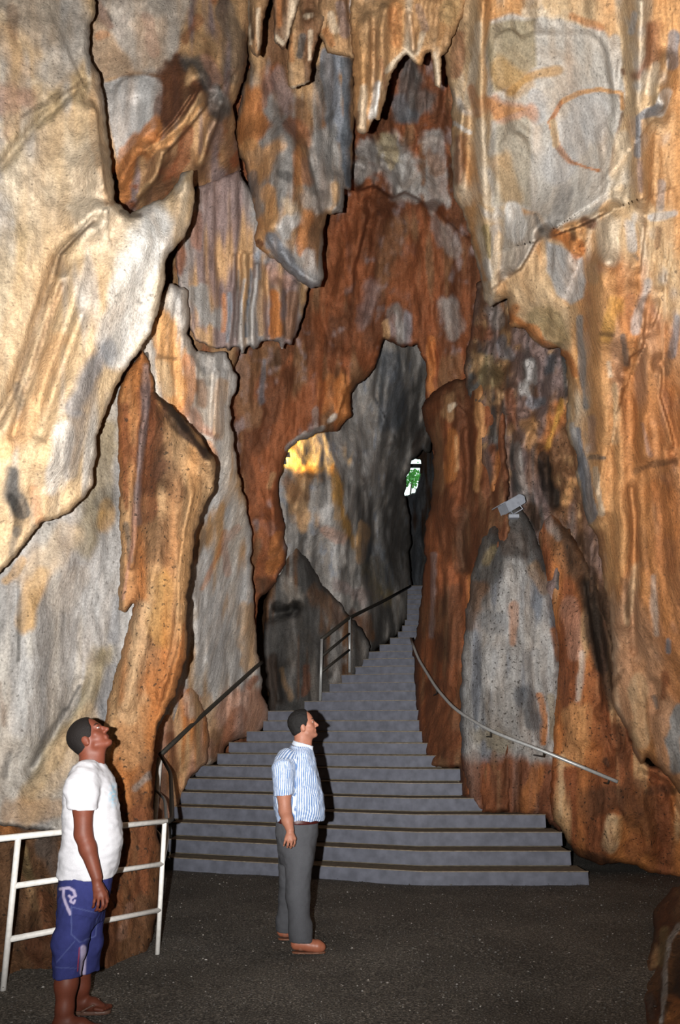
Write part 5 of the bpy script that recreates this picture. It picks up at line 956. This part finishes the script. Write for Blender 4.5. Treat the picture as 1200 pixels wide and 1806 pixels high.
def paint_head(col, co, W, M, c, sc, skin, lip, brow):
    l = ((co - c) @ M.T) / sc
    a, b_, d = l[:, 0], l[:, 1], l[:, 2]
    def mix(m, k):
        m = np.clip(m, 0, 1)[:, None]; col[:] = col * (1 - m) + np.asarray(k) * m
    mix(0.75 * sstep(1.0, 0.6, np.sqrt(((a - .088) / .018) ** 2 + (b_ / .028) ** 2 + ((d + .062) / .012) ** 2)), lip)
    for g in (-1, 1):
        mix(sstep(1.0, 0.7, np.sqrt(((a - .088) / .03) ** 2 + ((b_ - .030 * g) / .024) ** 2 + ((d - .029) / .006) ** 2)), brow)
        mix(0.9 * sstep(1.0, 0.7, np.sqrt(((a - .082) / .012) ** 2 + ((b_ - .031 * g) / .013) ** 2 + ((d - .005) / .005) ** 2)), (0.75, 0.72, 0.68))
        mix(sstep(1.0, 0.7, np.sqrt(((a - .084) / .012) ** 2 + ((b_ - .030 * g) / .006) ** 2 + ((d - .005) / .006) ** 2)), (0.01, 0.008, 0.006))
def hand(F, wrist, knuck, fingers, thumb, r=0.0088):
    """palm from wrist to the knuckle row, four fingers, a thumb leaving the side of the palm"""
    w = np.array(wrist, float)
    for k in knuck: F.cone(w, k, 0.020, 0.0125, 0.012)
    for a_, b_ in zip(knuck[:-1], knuck[1:]): F.cone((w + a_) / 2, (w + b_) / 2, 0.017, 0.017, 0.012)
    for i, P in enumerate(fingers):
        P = [np.array(p, float) for p in P]; rr = r * (0.9 if i == 3 else 1.0)
        F.chain([knuck[i]] + P, [rr * 1.22] + [rr * 1.08, rr, rr * 0.85][:len(P)], 0.0045)
    T = [np.array(p, float) for p in thumb]; F.chain(T, [0.015, 0.0115, 0.0095][:len(T)], 0.006)
V3 = lambda u, v, Y: np.array(pts(u, v, Y))
def child(name, F, root, mat, colour):
    me, co = F.mesh(name)
    vcol(me, colour(co) if callable(colour) else np.tile(np.asarray(colour, float), (len(co), 1)))
    return link(name, me, mat, root)

# ---- the man in the white T-shirt (left, near)
def man_white():
    Yc = 5.08
    root = tag(empty('person', (pt(135, 1800, Yc).x, Yc, 0)), 'person in white T-shirt and navy shorts looking up beside the white railing', 'person')
    lo = (pt(84, 1500, 4.7).x - 0.05, 4.62, -0.02); hi = (pt(250, 1500, 5.0).x, 5.52, 1.86)
    SK = lin((94, 49, 35)); 
    F = Field(lo, hi, 0.0055)
    hc = V3(157, 1301, Yc); pitch, yaw = math.radians(40), math.radians(-2)
    W, M, c, sc = head_parts(F, hc, pitch, yaw, 1.04)
    F.chain([W(-0.030, 0, -0.055), V3(160, 1345, Yc), V3(156, 1372, Yc)], [0.062, 0.064, 0.075], 0.025)
    F.cone(W(0.02, 0, -0.075), V3(172, 1350, Yc), 0.040, 0.040, 0.03)
    # trunk under the clothes
    F.loft([sec(1370, 134, 186, Yc, .13), sec(1430, 122, 200, Yc, .15), sec(1500, 124, 200, Yc, .14), sec(1580, 126, 176, Yc, .11)], 0.03)
    # near (right) arm
    el = V3(147, 1470, 4.845); wr = V3(171, 1548, 4.83)
    F.chain([V3(143, 1385, 4.87), V3(147, 1425, 4.85), el], [0.060, 0.057, 0.050], 0.02)
    F.chain([el, V3(155, 1496, 4.84), wr], [0.049, 0.047, 0.031], 0.02)
    kn = [V3(186, 1577, 4.83), V3(181, 1581, 4.815), V3(174, 1582, 4.812), V3(168, 1579, 4.818)]
    fg = [[V3(189, 1590, 4.835), V3(187, 1598, 4.85), V3(183, 1603, 4.865)], [V3(182, 1596, 4.812), V3(179, 1604, 4.83), V3(175, 1607, 4.85)],
          [V3(173, 1596, 4.81), V3(171, 1604, 4.825), V3(168, 1606, 4.845)], [V3(166, 1591, 4.818), V3(165, 1598, 4.832), V3(163, 1601, 4.85)]]
    hand(F, wr + np.array([0, 0, -0.02]), kn, fg, [V3(178, 1560, 4.86), V3(187, 1574, 4.885), V3(190, 1587, 4.88)])
    # far arm, hanging on the other side
    e2 = V3(160, 1470, 5.33); w2 = V3(176, 1545, 5.32)
    F.chain([V3(152, 1385, 5.28), e2, w2], [0.062, 0.048, 0.030], 0.02)
    k2 = [V3(188, 1572, 5.31), V3(183, 1575, 5.325), V3(177, 1576, 5.33), V3(171, 1574, 5.325)]
    hand(F, w2 + np.array([0, 0, -0.02]), k2, [[p + np.array([0.008, 0, -0.04]), p + np.array([0.002, -.015, -0.065])] for p in k2], [V3(180, 1557, 5.30), V3(189, 1570, 5.28), V3(190, 1582, 5.275)])
    # legs: near one left and closer, far one right
    F.chain([V3(142, 1600, 5.0), V3(122, 1690, 4.94), V3(117, 1735, 4.93), V3(114, 1780, 4.92), V3(112, 1803, 4.915)], [0.06, 0.060, 0.060, 0.046, 0.041], 0.03)
    a = V3(112, 1803, 4.915)
    F.chain([a + np.array([-.015, 0, -.015]), np.array([a[0] - .03, 4.915, .038])], [.040, .034], .02)
    F.chain([np.array([a[0] - .01, 4.915, .055]), np.array([a[0] + .10, 4.905, .040]), np.array([a[0] + .165, 4.90, .030])], [.040, .036, .024], .02)
    F.chain([V3(152, 1590, 5.18), V3(147, 1690, 5.21), V3(142, 1740, 5.235), V3(138, 1780, 5.25)], [0.085, 0.058, 0.052, 0.037], 0.03)
    b = V3(138, 1780, 5.25)
    F.chain([b, np.array([b[0] - .02, 5.25, .045])], [.038, .034], .02)
    F.chain([np.array([b[0] - .01, 5.25, .06]), np.array([b[0] + .09, 5.235, .042]), np.array([b[0] + .145, 5.225, .034])], [.040, .036, .022], .02)
    for j, dy in enumerate((-.036, -.018, 0, .016, .03)):
        for (q, yy) in ((a[0] + .185, 4.90), (b[0] + .165, 5.225)):
            L_ = q + (.022, .016, .012, .004, -.006)[::-1][j]
            F.cone(np.array([L_ - .045, yy + dy, .034]), np.array([L_, yy + dy, .028]), .011, .010 + .003 * (j == 4), .006)
    def cs(co):
        col = np.tile(SK, (len(co), 1)); n = fbm(co[:, 0] * 14, co[:, 1] * 14, co[:, 2] * 14, 2, 5)[:, None]
        col = col * (1 + 0.10 * n); paint_head(col, co, W, M, c, sc, SK, lin((100, 50, 42)), lin((22, 15, 12)))
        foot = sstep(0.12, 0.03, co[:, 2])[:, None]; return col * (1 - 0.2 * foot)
    child('body', F, root, M_SKIN, cs)
    H = Field(hc - 0.16, hc + 0.16, 0.0055); head_parts(None, hc, pitch, yaw, 1.045, H, 0.060); H.wrinkle(0.0015, 90, 3)
    child('hair', H, root, M_HAIR, lin((20, 16, 15)))
    # T-shirt
    T = Field(lo, hi, 0.0055)
    T.loft([sec(1344, 146, 182, Yc, .075), sec(1350, 138, 186, Yc, .095), sec(1362, 128, 193, Yc, .15), sec(1380, 120, 201, Yc, .185), sec(1400, 115, 205, Yc, .19), sec(1430, 114, 209, Yc, .185), sec(1465, 113, 214, Yc, .185), sec(1485, 112, 216, Yc, .185), sec(1515, 107, 209, Yc, .18), sec(1545, 103, 202, Yc, .175)], 0.02, sq=2.3)
    def plane(p, n):
        n = np.array(n, float); n /= np.linalg.norm(n); return lambda X, Y, Z: (X - p[0]) * n[0] + (Y - p[1]) * n[1] + (Z - p[2]) * n[2]
    T.chain([V3(150, 1368, 4.97), V3(144, 1388, 4.89), V3(147, 1445, 4.85)], [0.090, 0.092, 0.080], 0.03, plane(V3(147, 1427, 4.85), (0.0, 0.05, -1)))
    T.chain([V3(153, 1368, 5.2), V3(152, 1388, 5.27), V3(158, 1445, 5.32)], [0.088, 0.088, 0.078], 0.03, plane(V3(158, 1427, 5.32), (0.1, 0.1, -1)))
    # neck opening
    i = np.nonzero(np.abs(T.D) < 0.12); X, Y, Z = [T.ax[a_][i[a_]] for a_ in range(3)]
    nk = V3(163, 1338, Yc); hole = 0.066 - np.sqrt((X - nk[0]) ** 2 + ((Y - nk[1]) * 0.95) ** 2 + ((Z - nk[2]) * 0.9) ** 2)
    T.D[i] = np.maximum(T.D[i], hole)
    T.wrinkle(0.006, 9, 12, (1.0, 1.0, 1.6)); T.wrinkle(0.003, 22, 14, (0.7, 0.7, 2.0))
    def ct(co):
        u, v = project(co); col = np.tile(lin((176, 176, 181)), (len(co), 1))
        k = (0.55 * sstep(1, 0.2, np.hypot((u - 200) / 12, (v - 1402) / 30)) * sstep(-.2, .3, fbm(u / 5, v / 5, 0, 2, 8) + 0.2))[:, None]
        return col * (1 - k) + lin((110, 176, 205)) * k
    child('t_shirt', T, root, M_CLOTH, ct)
    # shorts
    S = Field(lo, hi, 0.0055)
    S.loft([sec(1532, 105, 201, Yc, .165), sec(1565, 105, 195, Yc, .17), sec(1595, 105, 188, Yc, .17), sec(1625, 107, 178, Yc, .155)], 0.03)
    hem = pt(130, 1716, 5.0).z
    cut = lambda X, Y, Z: (hem - Z) - 0.0 * X
    S.chain([V3(139, 1600, 4.97), V3(124, 1660, 4.95), V3(117, 1730, 4.93)], [0.115, 0.092, 0.078], 0.04, cut)
    S.chain([V3(152, 1600, 5.17), V3(153, 1660, 5.19), V3(150, 1735, 5.22)], [0.105, 0.088, 0.074], 0.035, lambda X, Y, Z: pt(150, 1713, 5.2).z - Z)
    S.wrinkle(0.006, 10, 22, (1, 1, 1.3)); S.wrinkle(0.003, 24, 25)
    def cshort(co):
        u, v = project(co); near = co[:, 1] < Yc + 0.06
        col = np.tile(lin((42, 46, 92)), (len(co), 1)) * (1 + 0.12 * fbm(u / 14, v / 14, 0, 2, 3)[:, None])
        def line(P, w, c_, op=1.0):
            d, _ = seg_dist(u, v, P); k = (op * sstep(w, w * 0.4, d) * near)[:, None]; col[:] = col * (1 - k) + c_ * k
        wh = lin((150, 142, 168)); pa = lin((70, 78, 120)); dk = lin((34, 38, 78))
        line([(106, 1568), (112, 1567), (122, 1566), (130, 1571), (133, 1580)], 3.6, wh); line([(112, 1570), (112, 1582), (117, 1596), (123, 1608)], 3.4, wh)
        line([(122, 1580), (126, 1584), (129, 1582)], 3.2, wh); line([(126, 1584), (124, 1590), (130, 1593), (132, 1588)], 2.6, wh); line([(119, 1602), (124, 1612)], 3.4, wh)
        line([(126, 1598), (126, 1648), (141, 1662), (168, 1651)], 1.5, pa, .8); line([(128, 1600), (170, 1610)], 1.5, pa, .6); line([(132, 1613), (168, 1621)], 1.2, dk, .7); line([(171, 1620), (169, 1650)], 1.5, pa, .8); line([(160, 1640), (145, 1660)], 3, dk, .6)
        line([(132, 1660), (100, 1697)], 1.4, pa, .6); line([(98, 1706), (136, 1708)], 1.3, pa, .5)
        line([(147, 1672), (147, 1690), (146, 1716)], 7.0, wh); line([(140, 1672), (137, 1712)], 1.4, lin((140, 50, 60)), .8)
        return col
    child('shorts', S, root, M_CLOTH, cshort)
    # sandals
    for (p, yy, L0) in ((a, 4.91, .185), (b, 5.238, .165)):
        Q = Field((p[0] - .1, yy - .08, -.02), (p[0] + .26, yy + .08, .12), .006)
        Q.loft([(-0.004, p[0] + .06, yy, .135, .044), (0.018, p[0] + .06, yy, .137, .046)], 0, sq=2.6)
        Q.chain([np.array([p[0] + .15, yy, .020]), np.array([p[0] + .10, yy - .045, .052]), np.array([p[0] + .04, yy - .052, .022])], [.007, .007, .007], .004)
        Q.chain([np.array([p[0] + .15, yy, .020]), np.array([p[0] + .10, yy + .045, .052]), np.array([p[0] + .04, yy + .052, .022])], [.007, .007, .007], .004)
        Q.chain([np.array([p[0] + .15, yy, .020]), np.array([p[0] + .115, yy, .075])], [.007, .007], .004)
        child('sandal', Q, root, M_LEATHER, lin((88, 64, 54)))
    return root
man_white()

# ---- the man in the striped shirt (centre)
def man_striped():
    Yc = 6.68
    root = tag(empty('person', (pt(525, 1670, Yc).x, Yc, 0)), 'person in striped blue shirt and grey trousers looking up before the stairs', 'person')
    lo = (pt(470, 1500, 6.3).x - 0.06, 6.2, -0.02); hi = (pt(596, 1500, 7.0).x + 0.02, 7.12, 1.92)
    SK = lin((140, 94, 76))
    F = Field(lo, hi, 0.006)
    hc = V3(535, 1279, Yc); pitch, yaw = math.radians(15), math.radians(2)
    W, M, c, sc = head_parts(F, hc, pitch, yaw, 1.0)
    F.chain([W(-0.022, 0, -0.055), V3(532, 1314, Yc), V3(526, 1335, Yc)], [0.060, 0.060, 0.075], 0.025)
    F.cone(W(0.015, 0, -0.085), V3(541, 1318, Yc), 0.038, 0.040, 0.03)
    F.loft([sec(1330, 506, 548, Yc, .13), sec(1380, 492, 556, Yc, .14), sec(1440, 496, 562, Yc, .14), sec(1500, 496, 552, Yc, .14)], 0.03)
    el = V3(503, 1430, 6.44); wr = V3(512, 1464, 6.36)
    F.chain([V3(498, 1352, 6.49), V3(501, 1400, 6.455), el], [0.062, 0.055, 0.048], 0.02)
    F.chain([el, V3(507, 1446, 6.40), wr], [0.047, 0.044, 0.031], 0.02)
    kn = [V3(520, 1479, 6.345), V3(515, 1482, 6.33), V3(509, 1482, 6.328), V3(504, 1480, 6.335)]
    fg = [[V3(520, 1487, 6.355), V3(518, 1492, 6.375), V3(515, 1491, 6.39)], [V3(514, 1490, 6.335), V3(513, 1495, 6.355), V3(511, 1493, 6.375)],
          [V3(508, 1490, 6.332), V3(507, 1494, 6.352), V3(506, 1492, 6.372)], [V3(502, 1487, 6.338), V3(501, 1491, 6.355), V3(501, 1490, 6.372)]]
    hand(F, wr + np.array([0, 0, -0.015]), kn, fg, [V3(516, 1470, 6.375), V3(521, 1479, 6.395), V3(520, 1486, 6.40)])
    e2 = V3(520, 1415, 6.94); w2 = V3(530, 1462, 6.93)
    F.chain([V3(510, 1352, 6.87), e2, w2], [0.06, 0.046, 0.030], 0.02)
    k2 = [V3(537, 1480, 6.92), V3(533, 1482, 6.93), V3(529, 1482, 6.935), V3(525, 1480, 6.93)]
    hand(F, w2 + np.array([0, 0, -0.015]), k2, [[p + np.array([0.008, 0, -0.04]), p + np.array([0.0, -.015, -0.065])] for p in k2], [V3(533, 1470, 6.90), V3(539, 1479, 6.885), V3(539, 1486, 6.88)])
    F.chain([V3(528, 1510, 6.62), V3(527, 1580, 6.58), V3(530, 1650, 6.535)], [0.08, 0.055, 0.038], 0.03); F.chain([V3(515, 1510, 6.78), V3(508, 1580, 6.85), V3(501, 1640, 6.92)], [0.08, 0.055, 0.038], 0.03)
    def foot(p, yy): F.chain([np.array([p[0], yy, .09]), np.array([p[0] + .02, yy, .05]), np.array([p[0] + .15, yy, .035])], [.035, .034, .026], .02)
    p1 = V3(526, 1668, 6.53); p2 = V3(499, 1645, 6.92); foot(p1, 6.53); foot(p2, 6.92)
    def cs(co):
        col = np.tile(SK, (len(co), 1)) * (1 + 0.06 * fbm(co[:, 0] * 14, co[:, 1] * 14, co[:, 2] * 14, 2, 6)[:, None])
        l = ((co - c) @ M.T) / sc   # shaved beard shadow along the jaw
        k = (0.45 * sstep(-0.045, -0.075, l[:, 2]) * sstep(-0.02, 0.02, l[:, 0]) * sstep(-0.14, -0.11, l[:, 2]))[:, None]
        col = col * (1 - k) + lin((112, 76, 62)) * k
        paint_head(col, co, W, M, c, sc, SK, lin((150, 84, 74)), lin((28, 22, 20))); return col
    child('body', F, root, M_SKIN, cs)
    H = Field(hc - 0.17, hc + 0.17, 0.0055); head_parts(None, hc, pitch, yaw, 1.03, H, 0.045); H.wrinkle(0.004, 60, 7)
    child('hair', H, root, M_HAIR, lin((22, 21, 21)))
    T = Field(lo, hi, 0.006)
    T.loft([sec(1316, 514, 551, Yc, .085), sec(1326, 502, 554, Yc, .14), sec(1342, 489, 557, Yc, .18), sec(1365, 484, 563, Yc, .185), sec(1400, 482, 570, Yc, .18), sec(1425, 484, 574, Yc, .178), sec(1438, 487, 574, Yc, .172), sec(1446, 490, 570, Yc, .162)], 0.02, sq=2.3)
    def plane(p, n):
        n = np.array(n, float); n /= np.linalg.norm(n); return lambda X, Y, Z: (X - p[0]) * n[0] + (Y - p[1]) * n[1] + (Z - p[2]) * n[2]
    T.chain([V3(506, 1340, 6.57), V3(499, 1355, 6.495), V3(501, 1415, 6.455)], [0.085, 0.086, 0.070], 0.03, plane(V3(501, 1403, 6.455), (0.08, 0.0, -1)))
    T.chain([V3(512, 1340, 6.80), V3(510, 1355, 6.87), V3(516, 1415, 6.92)], [0.085, 0.084, 0.070], 0.03, plane(V3(516, 1403, 6.92), (0.08, 0.0, -1)))
    i = np.nonzero(np.abs(T.D) < 0.12); X, Y, Z = [T.ax[a_][i[a_]] for a_ in range(3)]
    nk = V3(536, 1308, Yc); T.D[i] = np.maximum(T.D[i], 0.066 - np.sqrt((X - nk[0]) ** 2 + (Y - nk[1]) ** 2 + ((Z - nk[2]) * 0.8) ** 2))
    T.wrinkle(0.009, 8, 32, (1.0, 1.0, 1.3)); T.wrinkle(0.004, 20, 34, (1.2, 1, 0.9))
    def stripes(co):
        u, v = project(co); ar = V3(500, 1375, 6.475); tc_ = V3(527, 1400, Yc)
        slv = (np.hypot(co[:, 0] - ar[0], co[:, 1] - ar[1]) < 0.099) & (co[:, 1] < Yc - 0.13) & (co[:, 2] < V3(500, 1338, 6.5)[2])
        ang = np.where(slv, np.arctan2(co[:, 1] - ar[1], co[:, 0] - ar[0]) * 0.085, np.arctan2(co[:, 1] - tc_[1], co[:, 0] - tc_[0]) * 0.19)
        ph = ang / 0.0185 + 0.45 * fbm(co[:, 0] * 5, co[:, 1] * 5, co[:, 2] * 5, 2, 3)
        k = sstep(-0.3, 0.5, np.sin(2 * math.pi * ph))[:, None]
        return lin((186, 194, 206)) * k + lin((88, 114, 156)) * (1 - k)
    child('shirt', T, root, M_CLOTH, stripes)
    # collar: a folded band round the neck, open in front
    C = Field(lo, hi, 0.0055)
    n = 26
    ring = [];
    for q in range(n):
        w_ = -2.55 + 5.1 * q / (n - 1) + math.pi
        t = abs(q / (n - 1) - 0.5) * 2
        ring.append(np.array([nk[0] - 0.004 + 0.076 * math.cos(w_) + 0.012 * t, nk[1] + 0.074 * math.sin(w_), V3(528, 1309, Yc)[2] - 0.045 * t ** 1.3 + 0.008]))
    for q in range(n - 1):
        C.cone(ring[q], ring[q + 1], 0.008, 0.008, 0.004)
        C.cone(ring[q] + np.array([-0.004 * 1, 0, -0.018]), ring[q + 1] + np.array([-0.004, 0, -0.018]), 0.011, 0.011, 0.008)
    child('collar', C, root, M_CLOTH, lin((172, 180, 193)))
    B = Field(lo, hi, 0.0055); zb = pt(525, 1446, Yc).z
    B.loft([(zb - 0.022, *sec(1446, 489, 563, Yc, .163)[1:]), (zb + 0.016, *sec(1446, 489, 563, Yc, .163)[1:])], 0, grow=0.004)
    child('belt', B, root, M_LEATHER, lin((60, 20, 18)))
    S = Field(lo, hi, 0.006)
    S.loft([sec(1443, 488, 563, Yc, .160), sec(1470, 486, 561, Yc, .165), sec(1500, 490, 557, Yc, .155), sec(1522, 496, 553, Yc, .13)], 0.03)
    S.chain([V3(528, 1510, 6.61), V3(525, 1580, 6.58), V3(530, 1640, 6.54), V3(533, 1675, 6.53)], [0.112, 0.086, 0.082, 0.088], 0.04, lambda X, Y, Z: pt(530, 1660, 6.53).z - Z)
    S.chain([V3(514, 1510, 6.77), V3(511, 1580, 6.85), V3(505, 1625, 6.9), V3(503, 1655, 6.92)], [0.102, 0.082, 0.076, 0.080], 0.03, lambda X, Y, Z: pt(501, 1642, 6.92).z - Z)
    S.wrinkle(0.006, 7, 42, (1, 1, 1)); S.wrinkle(0.003, 18, 44, (1, 1, 1.4))
    child('trousers', S, root, M_CLOTH, lambda co: np.tile(lin((70, 71, 75)), (len(co), 1)) * (1 + 0.1 * fbm(co[:, 0] * 9, co[:, 1] * 9, co[:, 2] * 3, 2, 4)[:, None]))
    for (x0, x1, yy) in ((V3(512.5, 1675, 6.53)[0], V3(577, 1675, 6.53)[0], 6.53), (V3(488, 1650, 6.92)[0], V3(547, 1650, 6.92)[0], 6.92)):
        Q = Field((x0 - .05, yy - .09, -.02), (x1 + .05, yy + .09, .16), .0055); L_ = x1 - x0
        Q.chain([np.array([x0 + .04, yy, .055]), np.array([x0 + .14, yy, .05]), np.array([x1 - .07, yy, .042]), np.array([x1 - .04, yy, .036])], [.038, .040, .041, .031], .02, lambda X, Y, Z: -Z)
        Q.cone(np.array([x0 + .045, yy, .075]), np.array([x0 + .12, yy, .065]), .038, .036, .02)
        sh_ = child('shoe', Q, root, M_LEATHER, lin((146, 88, 66)))
        s2 = Field((x0 - .05, yy - .09, -.02), (x1 + .05, yy + .09, .06), .0055)
        s2.loft([(-0.004, (x0 + x1) / 2, yy, L_ / 2 - .012, .040), (0.009, (x0 + x1) / 2, yy, L_ / 2 - .010, .041)], 0, sq=2.6)
        child('sole', s2, sh_, M_LEATHER, lin((110, 72, 54)))
    return root
man_striped()
